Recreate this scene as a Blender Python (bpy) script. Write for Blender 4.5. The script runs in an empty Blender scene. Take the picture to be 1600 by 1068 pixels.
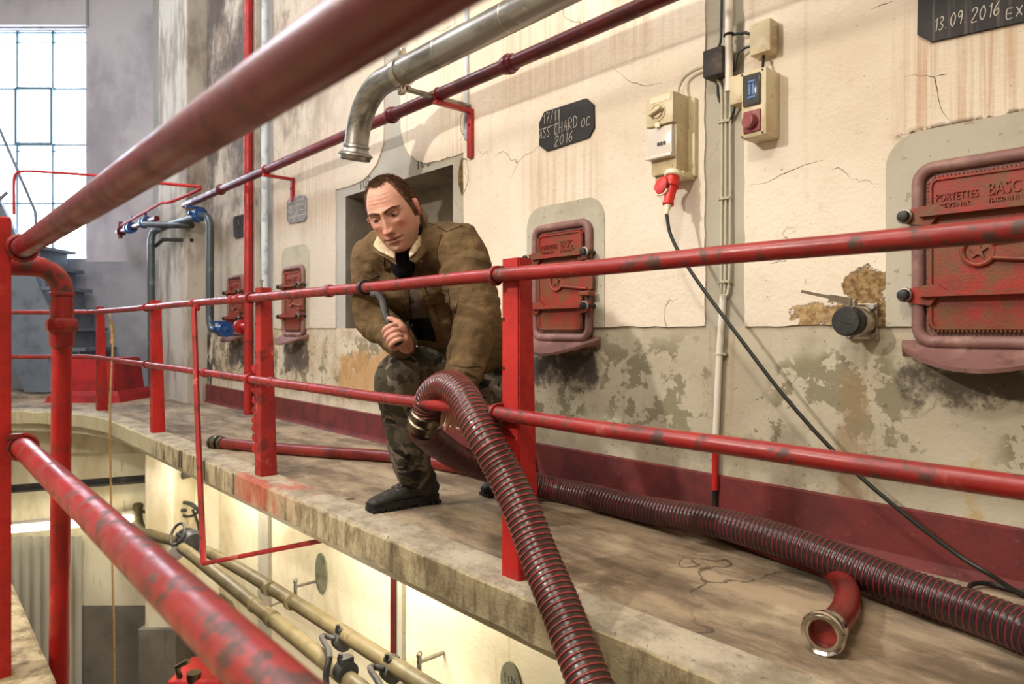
import bpy, bmesh, math, random
from mathutils import Vector, Matrix, Quaternion, noise as mnoise
from mathutils.bvhtree import BVHTree
random.seed(7)
C = bpy.context.scene.collection
SC = bpy.context.scene
PI = math.pi

# ------------------------------------------------------------------ camera
# X runs along the tank wall, Y goes into it, Z is up from the upper walkway
CAMZ = 0.734
TH = math.atan2(.745, .667)
RV = Vector((math.cos(TH), math.sin(TH), 0))       # right of view = direction of the far end wall
FV = Vector((-math.sin(TH), math.cos(TH), 0))      # forward
cam = bpy.data.cameras.new('camera')
co = bpy.data.objects.new('camera', cam)
C.objects.link(co)
co.location = (0, 0, CAMZ)
co.rotation_euler = (PI/2, 0, TH)
cam.sensor_width = 36
cam.lens = 1070/1600*36
cam.shift_y = -19/1600
cam.clip_start = .02
cam.dof.use_dof = True
cam.dof.focus_distance = 2.45
cam.dof.aperture_fstop = 4.5
SC.camera = co

# ------------------------------------------------------------------ light
w = bpy.data.worlds.new('world')
SC.world = w
w.use_nodes = True
bg = w.node_tree.nodes['Background']
bg.inputs[0].default_value = (.80, .90, 1.0, 1)
bg.inputs[1].default_value = 16.0

def area(name, loc, target, size, power, col, size_y=None, spread=None, portal=False):
    l = bpy.data.lights.new(name, 'AREA')
    l.energy = power; l.color = col; l.size = size
    if size_y:
        l.shape = 'RECTANGLE'; l.size_y = size_y
    if spread: l.spread = spread
    if portal: l.cycles.is_portal = True
    o = bpy.data.objects.new(name, l)
    C.objects.link(o)
    o.location = loc
    d = Vector(target) - Vector(loc)
    o.rotation_euler = d.to_track_quat('-Z', 'Y').to_euler()
    return o

def fw(x, d, z):
    """a point in the frame of the far end wall: x along it, d towards it"""
    v = RV*x + FV*d
    return Vector((v.x, v.y, z))

area('hall_lamp', (-2.6, -1.7, 2.75), (-2.4, 2.35, 1.2), .14, 84, (1, .92, .81))
area('hall_lamp_near', (-.3, -.9, 3.6), (-.9, 2.2, .8), .3, 44, (1, .90, .76))
area('ceiling_fill', (-2.5, -.6, 5.3), (-2.5, .6, 0), 3.2, 120, (1, .92, .82), 1.6)  # added broad warm fill from above, no fixture modelled
area('ceiling_fill_far', (-7.0, -.3, 5.3), (-7.0, .6, 0), 2.2, 105, (.86, .90, 1.0), 1.4)  # added cool fill to brighten and cool the far end
area('walkway_underside_lamp', (-3.62, 1.72, -.24), (-3.62, 2.2, -1.4), .9, 24, (1, .92, .74), .12)
area('walkway_underside_lamp_far', (-6.0, 1.75, -.3), (-6.0, 2.2, -1.6), .9, 18, (1, .92, .76), .12)
area('lower_hall_lamp', (-2.6, .4, -1.2), (-4.5, 2.3, -1.5), .8, 14, (1, .92, .78), .8)
area('window_portal', fw(-6.2, 8.62, 3.04), fw(-6.2, 0, 3.04), 1.9, 10, (1, 1, 1), 2.9, portal=True)

SC.view_settings.view_transform = 'Standard'
SC.view_settings.look = 'None'
SC.view_settings.gamma = 1
SC.view_settings.use_curve_mapping = False
SC.view_settings.exposure = 0.45

# ------------------------------------------------------------------ position helpers
def ray(px, py):
    return RV*((px-800)/1070) + FV + Vector((0, 0, (515-py)/1070))
def onY(px, py, Y):
    r = ray(px, py); d = Y/r.y
    return Vector((r.x*d, Y, CAMZ + r.z*d))
def onZ(px, py, Z):
    r = ray(px, py); d = (Z-CAMZ)/r.z
    return Vector((r.x*d, r.y*d, Z))
def atd(px, py, d):
    r = ray(px, py)
    return Vector((r.x*d, r.y*d, CAMZ + r.z*d))

# ------------------------------------------------------------------ materials
def rgb(r, g, b):
    f = lambda c: (c/255/12.92) if c <= 10 else ((c/255+.055)/1.055)**2.4
    return (f(r), f(g), f(b), 1)

class Mat:
    def __init__(s, name):
        s.m = bpy.data.materials.new(name)
        s.m.use_nodes = True
        s.nt = s.m.node_tree
        s.b = s.nt.nodes['Principled BSDF']
        s.pos = s.nt.nodes.new('ShaderNodeNewGeometry').outputs['Position']
        s.tc = s.nt.nodes.new('ShaderNodeTexCoord').outputs['Object']
        sp = s.nt.nodes.new('ShaderNodeSeparateXYZ')
        s.nt.links.new(s.pos, sp.inputs[0])
        s.xyz = sp.outputs
        s.coord = s.tc
    def put(s, inp, v):
        if isinstance(v, bpy.types.NodeSocket): s.nt.links.new(v, inp)
        elif hasattr(inp.default_value, '__len__') and not hasattr(v, '__len__'): inp.default_value = (v, v, v)
        else: inp.default_value = v
    def noise(s, scale, detail=5, rough=.6, coord=None, dist=0):
        n = s.nt.nodes.new('ShaderNodeTexNoise')
        c = coord or s.coord
        if hasattr(scale, '__len__'):
            mp = s.nt.nodes.new('ShaderNodeMapping')
            s.nt.links.new(c, mp.inputs[0]); mp.inputs['Scale'].default_value = scale
            c = mp.outputs[0]; scale = 1
        s.nt.links.new(c, n.inputs['Vector'])
        n.inputs['Scale'].default_value = scale
        n.inputs['Detail'].default_value = detail
        n.inputs['Roughness'].default_value = rough
        n.inputs['Distortion'].default_value = dist
        return n.outputs['Fac']
    def edge(s, scale, coord=None):
        n = s.nt.nodes.new('ShaderNodeTexVoronoi')
        n.feature = 'DISTANCE_TO_EDGE'
        d = s.nt.nodes.new('ShaderNodeTexNoise'); d.inputs['Scale'].default_value = scale*2.3; d.inputs['Detail'].default_value = 6
        s.nt.links.new(coord or s.coord, d.inputs['Vector'])
        v = s.nt.nodes.new('ShaderNodeVectorMath'); v.operation = 'MULTIPLY_ADD'
        s.nt.links.new(d.outputs['Color'], v.inputs[0]); v.inputs[1].default_value = (.55/scale,)*3
        s.nt.links.new(coord or s.coord, v.inputs[2])
        s.nt.links.new(v.outputs[0], n.inputs['Vector'])
        n.inputs['Scale'].default_value = scale
        return n.outputs['Distance']
    def step(s, v, lo, hi, a=0., b=1.):
        n = s.nt.nodes.new('ShaderNodeMapRange'); n.interpolation_type = 'SMOOTHSTEP'
        s.put(n.inputs['Value'], v)
        n.inputs['From Min'].default_value = lo; n.inputs['From Max'].default_value = hi
        n.inputs['To Min'].default_value = a; n.inputs['To Max'].default_value = b
        return n.outputs[0]
    def math(s, op, a, b=0.):
        n = s.nt.nodes.new('ShaderNodeMath'); n.operation = op
        s.put(n.inputs[0], a); s.put(n.inputs[1], b)
        return n.outputs[0]
    def mul(s, *a):
        r = a[0]
        for x in a[1:]: r = s.math('MULTIPLY', r, x)
        return r
    def mix(s, f, a, b):
        n = s.nt.nodes.new('ShaderNodeMix'); n.data_type = 'RGBA'
        s.put(n.inputs['Factor'], f); s.put(n.inputs['A'], a) if False else None
        ins = [i for i in n.inputs if i.type == 'RGBA']
        s.put(ins[0], a); s.put(ins[1], b)
        return [o for o in n.outputs if o.type == 'RGBA'][0]
    def box(s, x0, x1, z0, z1, sx=.05, sz=.05):
        return s.mul(s.step(s.xyz[0], x0-sx, x0+sx), s.step(s.xyz[0], x1-sx, x1+sx, 1, 0),
                     s.step(s.xyz[2], z0-sz, z0+sz), s.step(s.xyz[2], z1-sz, z1+sz, 1, 0))
    def bump(s, h, strength=.3, dist=.01):
        n = s.nt.nodes.new('ShaderNodeBump')
        n.inputs['Strength'].default_value = strength; n.inputs['Distance'].default_value = dist
        s.put(n.inputs['Height'], h)
        if s.b.inputs['Normal'].is_linked: s.nt.links.new(s.b.inputs['Normal'].links[0].from_socket, n.inputs['Normal'])
        s.nt.links.new(n.outputs[0], s.b.inputs['Normal'])
    def done(s, col, rough=.5, metal=0., spec=.5):
        s.put(s.b.inputs['Base Color'], col); s.put(s.b.inputs['Roughness'], rough)
        s.b.inputs['Metallic'].default_value = metal
        s.b.inputs['Specular IOR Level'].default_value = spec
        return s.m

def mat(name, col, rough=.5, metal=0., layers=(), bump=None, spec=.5, coat=0., world=False):
    """base colour plus noise layers (colour, scale, lo, hi[, amount])"""
    s = Mat(name)
    if world: s.coord = s.pos
    c = rgb(*col)
    for L in layers:
        f = s.step(s.noise(L[1]), L[2], L[3], 0, L[4] if len(L) > 4 else 1)
        c = s.mix(f, c, rgb(*L[0]))
    if bump:
        for sc_, st in (bump if isinstance(bump, list) else [bump]): s.bump(s.noise(sc_), st, .01)
    s.b.inputs['Coat Weight'].default_value = coat
    s.b.inputs['Coat Roughness'].default_value = .15
    return s.done(c, rough, metal, spec)

def attr_mat(name, rough=.5, bump=None, layers=(), spec=.5):
    s = Mat(name)
    a = s.nt.nodes.new('ShaderNodeAttribute'); a.attribute_name = 'tint'
    c = a.outputs['Color']
    for L in layers:
        c = s.mix(s.step(s.noise(L[1]), L[2], L[3], 0, L[4] if len(L) > 4 else 1), c, rgb(*L[0]))
    if bump:
        for sc_, st in (bump if isinstance(bump, list) else [bump]): s.bump(s.noise(sc_), st, .004)
    return s.done(c, rough, 0, spec)

def wall_cream():
    s = Mat('aged_cream_plaster'); s.coord = s.pos
    X, Y, Z = s.xyz
    c = s.mix(s.step(s.noise(1.3, 4), .35, .7), rgb(230, 219, 203), rgb(216, 201, 181))
    c = s.mix(s.step(X, -4.6, -3.2, .75, 0), c, rgb(196, 187, 176))
    c = s.mix(s.step(s.noise(22, 6), .55, .8, 0, .35), c, rgb(196, 172, 142))
    st = s.noise((16, 3, .55), 5)                       # water streaks running down
    up = s.step(Z, .9, 2.6, .0, 1)
    c = s.mix(s.mul(s.step(st, .54, .74), up, .5), c, rgb(140, 118, 102))
    st2 = s.noise((45, 6, 1.1), 4)
    for x0, x1, z0, z1, a in ((-.80, .3, 1.28, 1.68, .55), (-2.52, -2.02, 1.25, 1.62, .28), (-2.7, -1.6, 1.88, 2.8, .3), (-5.7, -4.5, 1.5, 2.2, .35), (-3.2, -2.95, 1.5, 2.2, .35)):
        c = s.mix(s.mul(s.box(x0, x1, z0, z1, .06, .12), s.step(st2, .42, .66), a), c, rgb(176, 128, 84))
    # soot on the far stretch of the wall
    far = s.step(X, -5.6, -3.6, 1, 0)
    c = s.mix(s.mul(far, s.step(s.noise((2.2, 2, 1.6), 7, .72), .44, .66), s.step(Z, 1.2, 2.6, .25, 1), .8), c, rgb(118, 102, 92))
    c = s.mix(s.mul(s.step(X, -6.4, -5.7, 1, 0), s.step(s.noise((1.5, 1, 1.1), 7, .72), .33, .56), s.step(Z, 1.3, 2.2, .3, 1), .9), c, rgb(82, 74, 72))
    # bare mortar and fallen plaster by the valve
    nz = s.noise(15, 8, .72)
    br = s.step(s.math('ADD', s.mul(s.box(-1.16, -.81, .66, .85, .07, .06), .42), nz), .80, .83)
    c = s.mix(br, c, s.mix(s.step(s.noise(40, 6, .7), .38, .64), rgb(186, 160, 118), rgb(134, 106, 72)))
    br2 = s.step(s.math('ADD', s.mul(s.box(-.98, -.80, .70, .95, .05, .08), .5), nz), .86, .90)
    c = s.mix(br2, c, s.mix(s.step(s.noise(55, 6, .7), .38, .64), rgb(160, 134, 94), rgb(104, 80, 52)))
    # flecks and cracks
    c = s.mix(s.step(s.noise(60, 3), .70, .74, 0, .7), c, rgb(140, 112, 82))
    cr = s.mul(s.step(s.edge(1.5), .0, .005, 1, 0), s.step(s.noise(1.9, 2), .52, .60))
    c = s.mix(s.mul(cr, .55), c, rgb(128, 98, 72))
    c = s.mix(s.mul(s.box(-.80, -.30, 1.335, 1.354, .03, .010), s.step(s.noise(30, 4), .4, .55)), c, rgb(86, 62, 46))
    s.bump(s.noise(42, 9, .7), .45, .012); s.bump(s.noise(7, 5), .15, .03)
    s.bump(s.math('SUBTRACT', 0, s.math('ADD', cr, s.math('ADD', br, br2))), .8, .006)
    return s.done(c, .85, 0, .2)

def wall_grey():
    s = Mat('peeling_grey_paint'); s.coord = s.pos
    X, Y, Z = s.xyz
    upc = s.mix(s.step(s.noise(2.4, 5), .35, .7), rgb(178, 172, 158), rgb(160, 154, 138))
    upc = s.mix(s.step(X, -4.4, -2.9, .6, 0), upc, rgb(170, 172, 176))
    # lower band: pale paint flaking off an olive coat
    peel = s.mul(s.step(s.noise(9.5, 9, .68), .515, .53), s.step(s.noise(1.8, 3), .40, .50),
                 s.step(Z, .22, .36, .25, 1), s.step(Z, .62, .76, 1, .0))
    lo = s.mix(s.step(s.noise(2.0, 5), .35, .65), rgb(186, 178, 158), rgb(168, 158, 138))
    lo = s.mix(s.step(X, -3.6, -2.8, 1, 0), lo, s.mix(s.step(s.noise(3, 6, .7), .4, .65), rgb(206, 196, 178), rgb(178, 162, 138)))
    lo = s.mix(s.mul(peel, .9), lo, rgb(128, 122, 98))
    fl = s.mul(s.step(s.noise(34, 6), .63, .66), s.step(s.noise(1.6, 2), .42, .55))
    lo = s.mix(s.mul(fl, .8), lo, rgb(104, 96, 76))
    st = s.mul(s.step(s.noise((22, 4, 1.0), 5), .55, .72), .5)
    lo = s.mix(st, lo, rgb(150, 128, 100))
    # ochre damp patch and rusty runs
    for x0, x1, z0, z1, col, a in ((-4.5, -3.6, .22, .62, (184, 140, 88), .75), (-1.0, -.88, .1, .72, (140, 116, 84), .6),
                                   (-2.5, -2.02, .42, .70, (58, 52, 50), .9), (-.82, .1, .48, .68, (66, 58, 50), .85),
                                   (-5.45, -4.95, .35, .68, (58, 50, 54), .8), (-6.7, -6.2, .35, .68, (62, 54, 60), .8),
                                   (-.62, -.56, .0, .46, (176, 146, 84), .7)):
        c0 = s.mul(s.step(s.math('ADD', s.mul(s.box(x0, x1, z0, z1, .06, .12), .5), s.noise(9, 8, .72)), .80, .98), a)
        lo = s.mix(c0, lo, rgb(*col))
    blk = s.mul(s.box(-7.4, -7.0, .0, .75, .12, .1), s.step(s.noise((9, 5, 4), 6, .7), .45, .56))
    lo = s.mix(blk, lo, rgb(52, 48, 46))
    c = s.mix(s.step(Z, .742, .752), lo, upc)
    # below the walkway: cleaner cream limewash
    und = s.mix(s.step(s.noise(1.8, 6, .65), .45, .75), rgb(236, 226, 198), rgb(214, 198, 162))
    und = s.mix(s.mul(s.step(s.noise((18, 4, 1.2), 5), .6, .75), .5), und, rgb(168, 140, 96))
    c = s.mix(s.step(Z, -.16, -.14), und, c)
    cr = s.mul(s.step(s.edge(2.2), .0, .006, 1, 0), s.step(s.noise(2, 2), .53, .6))
    c = s.mix(s.mul(cr, .45), c, rgb(92, 80, 64))
    s.bump(s.noise(40, 8, .6), .25, .01)
    s.bump(peel, -.6, .003)
    return s.done(c, .8, 0, .25)

def floor_mat():
    s = Mat('stained_walkway_concrete'); s.coord = s.pos
    c = s.mix(s.step(s.noise((1.6, 4, 1), 8, .72), .40, .62), rgb(170, 152, 128), rgb(112, 97, 80))
    c = s.mix(s.mul(s.step(s.noise((.9, 2.6, 1), 7, .7), .5, .64), .7), c, rgb(82, 72, 62))
    c = s.mix(s.mul(s.step(s.noise(5, 7, .7), .55, .7), .55), c, rgb(200, 186, 160))
    c = s.mix(s.mul(s.step(s.noise(3.1, 5), .66, .70), .8), c, rgb(70, 56, 46))
    cr = s.mul(s.step(s.edge(1.1), .0, .008, 1, 0), s.step(s.noise(1.4, 2), .45, .55))
    c = s.mix(s.mul(cr, .8), c, rgb(56, 46, 38))
    c = s.mix(s.step(s.noise(70, 4), .62, .75, 0, .5), c, rgb(96, 82, 66))
    s.bump(s.noise(50, 7), .25, .008)
    return s.done(c, s.step(s.noise(3), .3, .7, .5, .85), 0, .35)

def curb_mat():
    s = Mat('weathered_curb_concrete'); s.coord = s.pos
    X, Y, Z = s.xyz
    top = s.mix(s.step(s.noise(6, 7, .7), .38, .66), rgb(186, 176, 156), rgb(140, 130, 112))
    top = s.mix(s.step(s.noise(60, 5), .6, .7, 0, .8), top, rgb(92, 82, 70))
    face = s.mix(s.step(s.noise((16, 16, 7), 8, .72), .40, .66), rgb(186, 172, 138), rgb(126, 112, 86))
    face = s.mix(s.mul(s.step(s.noise((26, 26, 1.6), 5), .53, .66), s.step(X, -2.4, -4.2, .35, 1)), face, rgb(52, 44, 36))
    face = s.mix(s.mul(s.step(X, -4.9, -5.3), .7), face, rgb(206, 196, 160))
    red = s.mul(s.box(-3.6, -2.95, -.3, .2, .2, .05), s.step(s.noise((6, 9, 3), 6), .42, .62), .7)
    c = s.mix(s.step(Z, -.012, -.003), face, top)
    c = s.mix(red, c, rgb(176, 62, 50))
    s.bump(s.noise(45, 8, .7), .5, .012)
    return s.done(c, .9, 0, .2)

def red_paint(name, col=(176, 34, 30), chips=(96, 34, 26), pale=(206, 92, 78), rough=.38, amt=1., sc=14):
    s = Mat(name)
    c = s.mix(s.step(s.noise(4, 4), .35, .7), rgb(*col), rgb(col[0]*.82, col[1]*.8, col[2]*.8))
    c = s.mix(s.mul(s.step(s.noise(sc, 8, .7), .53, .60), .85*amt), c, rgb(*chips))
    c = s.mix(s.mul(s.step(s.noise(sc*.6, 7, .7), .60, .68), .6*amt), c, rgb(*pale))
    s.bump(s.noise(60, 5), .12, .004)
    return s.done(c, s.step(s.noise(sc, 6), .4, .7, rough, rough+.25), 0, .5)

def camo():
    s = Mat('camouflage_cloth')
    c = s.mix(s.step(s.noise(9, 2, .5, dist=.4), .47, .485), rgb(94, 87, 76), rgb(68, 63, 52))
    c = s.mix(s.step(s.noise(13, 2, .5, dist=.6), .55, .565), c, rgb(116, 106, 94))
    c = s.mix(s.step(s.noise((9, 9, 17), 2, .5, dist=.7), .60, .615), c, rgb(40, 37, 36))
    s.bump(s.noise(160, 3), .25, .003); s.bump(s.noise(14, 4), .35, .02)
    return s.done(c, .9, 0, .15)

def emboss_red():
    s = Mat('rusty_red_cast_iron')
    c = s.mix(s.step(s.noise(7, 7, .7), .38, .62), rgb(152, 36, 28), rgb(112, 52, 34))
    c = s.mix(s.mul(s.step(s.noise(9, 8, .75), .44, .58), .9), c, rgb(106, 70, 42))
    c = s.mix(s.step(s.noise(120, 3), .58, .7, 0, .5), c, rgb(120, 84, 50))
    s.bump(s.noise(120, 4), .3, .003)
    return s.done(c, .5, 0, .4)

MW = {
 'cream': wall_cream(), 'grey': wall_grey(), 'floor': floor_mat(), 'curb': curb_mat(),
 'surround': mat('grey_painted_surround', (178, 172, 156), .8, 0, [((150, 142, 124), 4, .45, .7, .6), ((120, 108, 88), 40, .62, .68, .6)], (40, .2), world=True),
 'niche': mat('brown_grey_niche_plaster', (124, 114, 102), .9, 0, [((96, 88, 80), 3, .4, .7)], (30, .2), world=True),  # niche lining, a darker brown-grey than the wall paint
 'base': mat('oxblood_skirting_paint', (108, 38, 36), .7, 0, [((84, 30, 30), 6, .4, .65), ((134, 70, 62), 30, .62, .7, .5)], (30, .2), world=True),
 'farwall': mat('grey_lilac_render', (182, 178, 184), .9, 0, [((150, 145, 152), (1.2, 1.2, .8), .4, .65), ((96, 92, 92), (2, 2, .9), .6, .75, .7)], (20, .2), world=True),
 'fardado': mat('blue_grey_dado_paint', (150, 152, 160), .7, 0, [((126, 128, 138), 2, .4, .7), ((84, 82, 84), 3.5, .62, .72, .7)], (20, .15), world=True),
 'pillar': mat('stained_pillar_render', (186, 180, 170), .9, 0, [((140, 130, 120), (4, 4, 1.6), .44, .66), ((88, 80, 76), (2.6, 2.6, 1.4), .58, .70, .75)], (25, .25), world=True),
 'under': mat('limewashed_lower_wall', (228, 220, 196), .85, 0, [((200, 184, 150), (3, 3, 1.2), .45, .7), ((150, 126, 90), (8, 8, 2), .62, .72, .6)], (25, .2), world=True),
 'underdado': mat('grey_lower_dado', (126, 122, 112), .8, 0, [((104, 100, 92), 3, .4, .7)], (25, .2), world=True),
 'plain': mat('hall_render', (206, 196, 180), .9, world=True),
 'red': red_paint('bright_red_gloss_paint', (178, 32, 30), (104, 36, 30), (198, 84, 76), .34, .6),
 'redrail': red_paint('chipped_red_rail_paint', (150, 34, 34), (76, 48, 42), (166, 88, 82), .33, 1.15, 20),
 'reddark': red_paint('dark_red_pipe_paint', (104, 14, 26), (62, 22, 26), (112, 44, 50), .32, .7, 12),
 'redpost': red_paint('fresh_red_post_paint', (190, 30, 26), (120, 30, 24), (214, 110, 100), .5, .25, 30),
 'peelpost': red_paint('peeling_red_post_paint', (168, 38, 34), (112, 34, 28), (206, 124, 104), .6, 1.3, 9),
 'iron': emboss_red(),
 'mauve': mat('mauve_grey_frame_paint', (128, 92, 88), .55, 0, [((150, 116, 108), 10, .5, .7), ((94, 64, 60), 18, .55, .7, .7)], (60, .2)),
 'black': mat('black_rubber', (24, 23, 23), .5, 0, [((44, 42, 40), 30, .5, .7)], (90, .15)),
 'cable': mat('black_cable_sheath', (26, 30, 26), .45),
 'steel': mat('dull_stainless_pipe', (150, 147, 140), .36, .85, [((104, 99, 90), (3, 3, 9), .45, .68), ((176, 172, 164), 20, .6, .7, .6)], (60, .08)),
 'chrome': mat('polished_coupling_metal', (206, 200, 190), .16, 1.),
 'alu': mat('brushed_valve_steel', (186, 178, 166), .3, 1., [((130, 120, 108), 25, .5, .7, .6)]),
 'brass': mat('worn_coupling_metal', (118, 110, 96), .28, 1., [((66, 58, 48), 18, .5, .7, .6)]),
 'beigeplastic': mat('yellowed_beige_plastic', (206, 192, 158), .42, 0, [((182, 162, 124), 6, .5, .7), ((128, 106, 74), 40, .62, .7, .5)]),
 'conduit': mat('grey_pvc_conduit', (186, 180, 160), .5, 0, [((150, 142, 120), 12, .5, .7, .6)]),
 'whitepvc': mat('white_pvc_pipe', (218, 212, 200), .4, 0, [((180, 170, 150), 12, .55, .7, .6)]),
 'bluewhite': mat('pale_downpipe_paint', (196, 204, 214), .35, 0, [((140, 150, 166), 8, .5, .7)]),
 'blackbox': mat('rusted_black_box', (42, 36, 32), .6, 0, [((84, 62, 48), 14, .48, .7)], (50, .2)),
 'smoke': mat('smoked_window_plastic', (70, 72, 74), .15),
 'clearish': mat('frosted_cover_plastic', (208, 200, 190), .25),
 'blueplastic': mat('blue_plastic', (30, 84, 150), .4),
 'valveblue': mat('blue_valve_body', (34, 78, 138), .4, 0, [((20, 44, 84), 20, .5, .7)]),
 'socketred': mat('faded_red_socket', (128, 52, 58), .45, 0, [((150, 84, 84), 20, .5, .7)]),
 'plugred': mat('red_plug_plastic', (196, 40, 34), .38, 0, [((150, 28, 26), 12, .5, .7)]),
 'ivory': mat('ivory_plastic', (226, 214, 186), .4),
 'slate': mat('black_slate', (30, 28, 30), .7, 0, [((46, 43, 45), 8, .45, .7), ((98, 88, 86), (70, 20, 2), .56, .68, .6)], (60, .15), world=True),
 'slategrey': mat('chalky_grey_slate', (118, 116, 120), .7, 0, [((150, 148, 150), 18, .45, .6)], world=True),
 'chalk': mat('chalk', (196, 190, 180), .95),
 'ink': mat('stencil_black', (62, 60, 56), .9, 0, [((150, 148, 142), 60, .5, .62)], world=True),
 'plaque': mat('grey_green_plaque', (128, 128, 106), .6, 0, [((96, 94, 74), 14, .45, .65)], world=True),
 'khaki': mat('khaki_painted_pipe', (108, 96, 68), .5, 0, [((82, 70, 46), 6, .45, .7), ((136, 122, 92), 14, .6, .7, .6)], (40, .1)),
 'darkpipe': mat('dark_steel_pipe', (46, 46, 48), .5, 0, [((76, 72, 68), 8, .5, .7)]),
 'greypipe': mat('blue_grey_pipe', (72, 82, 88), .35, .2, [((112, 124, 130), 8, .55, .7)]),
 'galv': mat('galvanised_bracket', (150, 146, 138), .45, .8, [((104, 98, 90), 20, .5, .7)]),
 'winframe': mat('blue_grey_window_frame', (96, 122, 140), .6),
 'stair': mat('blue_grey_stair_paint', (112, 122, 136), .6, 0, [((90, 98, 112), 5, .45, .7)]),
 'crate': mat('black_crate_plastic', (34, 34, 42), .5),
 'corr': mat('grey_corrugated_sheet', (186, 182, 170), .55, .1, [((160, 154, 140), (2, 2, .5), .45, .7)], world=True),
 'rope': mat('sisal_rope', (158, 128, 82), .9, 0, [((112, 88, 54), 40, .5, .7)]),
 'redhull': mat('crimson_cover_paint', (172, 24, 34), .4, 0, [((128, 18, 30), 5, .45, .7)]),
 'rust': mat('crumbling_rust_hole', (120, 96, 60), .95, 0, [((76, 58, 36), 25, .45, .6)], (60, .6), world=True),
 'jacket': mat('brown_khaki_jacket_cotton', (106, 87, 62), .92, 0, [((82, 65, 45), 7, .4, .7), ((132, 108, 76), 16, .58, .75, .6)], [(170, .3), (20, .7), ((9, 9, 22), .8)], .12),
 'seam': mat('dark_jacket_seam', (66, 48, 28), .95),
 'fleece': mat('cream_fleece_lining', (222, 204, 172), .98, 0, [((196, 174, 140), 60, .45, .65)], [(150, .8)], .05),
 'navy': mat('dark_navy_jersey', (24, 24, 30), .95, 0, [((38, 38, 44), 40, .5, .7)], (200, .3), .1),
 'shirt': mat('brown_grey_jersey', (84, 74, 66), .95, 0, [((66, 58, 52), 30, .5, .7)], (150, .3), .1),
 'cuff': mat('black_knit_cuff', (28, 26, 28), .98, 0, [((44, 42, 44), 90, .5, .7)], (150, .4), .1),
 'camo': camo(),
 'boot': mat('scuffed_black_boot_leather', (40, 37, 35), .6, 0, [((66, 60, 54), 22, .5, .7), ((24, 22, 22), 40, .55, .7)], [(80, .3)]),
 'sole': mat('black_rubber_sole', (26, 25, 24), .8, 0, [((60, 54, 46), 30, .55, .7)]),
 'lace': mat('dark_boot_lace', (104, 92, 80), .9),
 'hair': mat('short_brown_hair', (112, 78, 54), .65, 0, [((70, 48, 36), (60, 60, 25), .45, .65), ((150, 116, 88), (80, 80, 30), .6, .72, .8)], [((300, 300, 80), .8)], .3),
 'brow': mat('brown_eyebrow_hair', (118, 84, 66), .8),
 'eyewhite': mat('eye_white', (206, 196, 188), .2),
 'iris': mat('dark_iris', (48, 40, 36), .15),
 'skin': attr_mat('skin', .48, [(90, .25), (300, .2)], [((200, 108, 92), 18, .52, .72, .35)], .4),
 'rib': attr_mat('corrugated_red_hose', .3, None, [((70, 34, 30), 9, .55, .72, .5)]),
 'ribdark': attr_mat('corrugated_dark_hose', .28, None, [((44, 26, 26), 6, .5, .72, .5)]),
 'smoothhose': mat('smooth_red_hose', (128, 34, 30), .35, 0, [((92, 28, 26), 8, .45, .7), ((164, 80, 66), 30, .62, .7, .5)], (40, .1)),
}
def emit(name, col, st):
    s = Mat(name)
    s.b.inputs['Emission Color'].default_value = rgb(*col); s.b.inputs['Emission Strength'].default_value = st
    return s.done(rgb(*col), .5)
MW['tube'] = emit('lit_fluorescent_tube', (255, 246, 214), 4.5)
def glass():
    m = bpy.data.materials.new('thin_window_glass'); m.use_nodes = True
    nt = m.node_tree; out = nt.nodes['Material Output']
    nt.nodes.remove(nt.nodes['Principled BSDF'])
    t = nt.nodes.new('ShaderNodeBsdfTransparent'); t.inputs[0].default_value = (.95, .97, .98, 1)
    g = nt.nodes.new('ShaderNodeBsdfGlossy'); g.inputs['Roughness'].default_value = .05
    x = nt.nodes.new('ShaderNodeMixShader'); x.inputs[0].default_value = .06
    nt.links.new(t.outputs[0], x.inputs[1]); nt.links.new(g.outputs[0], x.inputs[2]); nt.links.new(x.outputs[0], out.inputs[0])
    return m
MW['glass'] = glass()

# ------------------------------------------------------------------ object helpers
def thing(name, label, cat, loc=(0, 0, 0), group=None):
    o = bpy.data.objects.new(name, None); C.objects.link(o)
    o.empty_display_size = .05
    o.location = loc; o['label'] = label; o['category'] = cat
    if group: o['group'] = group
    return o
def wloc(o):
    v = Vector((0, 0, 0))
    while o: v += o.location; o = o.parent
    return v
def obj(name, bm, m, parent=None, smooth=None, label=None, origin=None, recalc=True):
    """a bmesh in world coordinates becomes one object (child of parent)"""
    if recalc: bmesh.ops.recalc_face_normals(bm, faces=bm.faces[:])
    me = bpy.data.meshes.new(name)
    o = bpy.data.objects.new(name, me); C.objects.link(o)
    if parent: o.parent = parent
    base = wloc(parent) if parent else Vector((0, 0, 0))
    if origin is not None:
        o.location = Vector(origin) - base; base = Vector(origin)
    bmesh.ops.translate(bm, verts=bm.verts[:], vec=-base)
    if smooth is not None:
        for f in bm.faces: f.smooth = True
        for e in bm.edges:
            if len(e.link_faces) == 2 and e.calc_face_angle(0) > smooth: e.smooth = False
    bm.to_mesh(me); bm.free()
    for x in (m if isinstance(m, (list, tuple)) else [m]): me.materials.append(MW[x] if isinstance(x, str) else x)
    if label: o['label'] = label
    return o
def tag(o, label, cat, group=None):
    o['label'] = label; o['category'] = cat
    if group: o['group'] = group
    return o
def struct(name, bm, m, parent=None, smooth=None):
    o = obj(name, bm, m, parent, smooth)
    if not parent: o['kind'] = 'structure'
    return o
def copy_tree(o, loc=None, parent=None):
    c = o.copy(); C.objects.link(c)
    if parent: c.parent = parent
    if loc is not None: c.location = loc
    for ch in list(o.children): copy_tree(ch, None, c)
    return c
NB = bmesh.new

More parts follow.
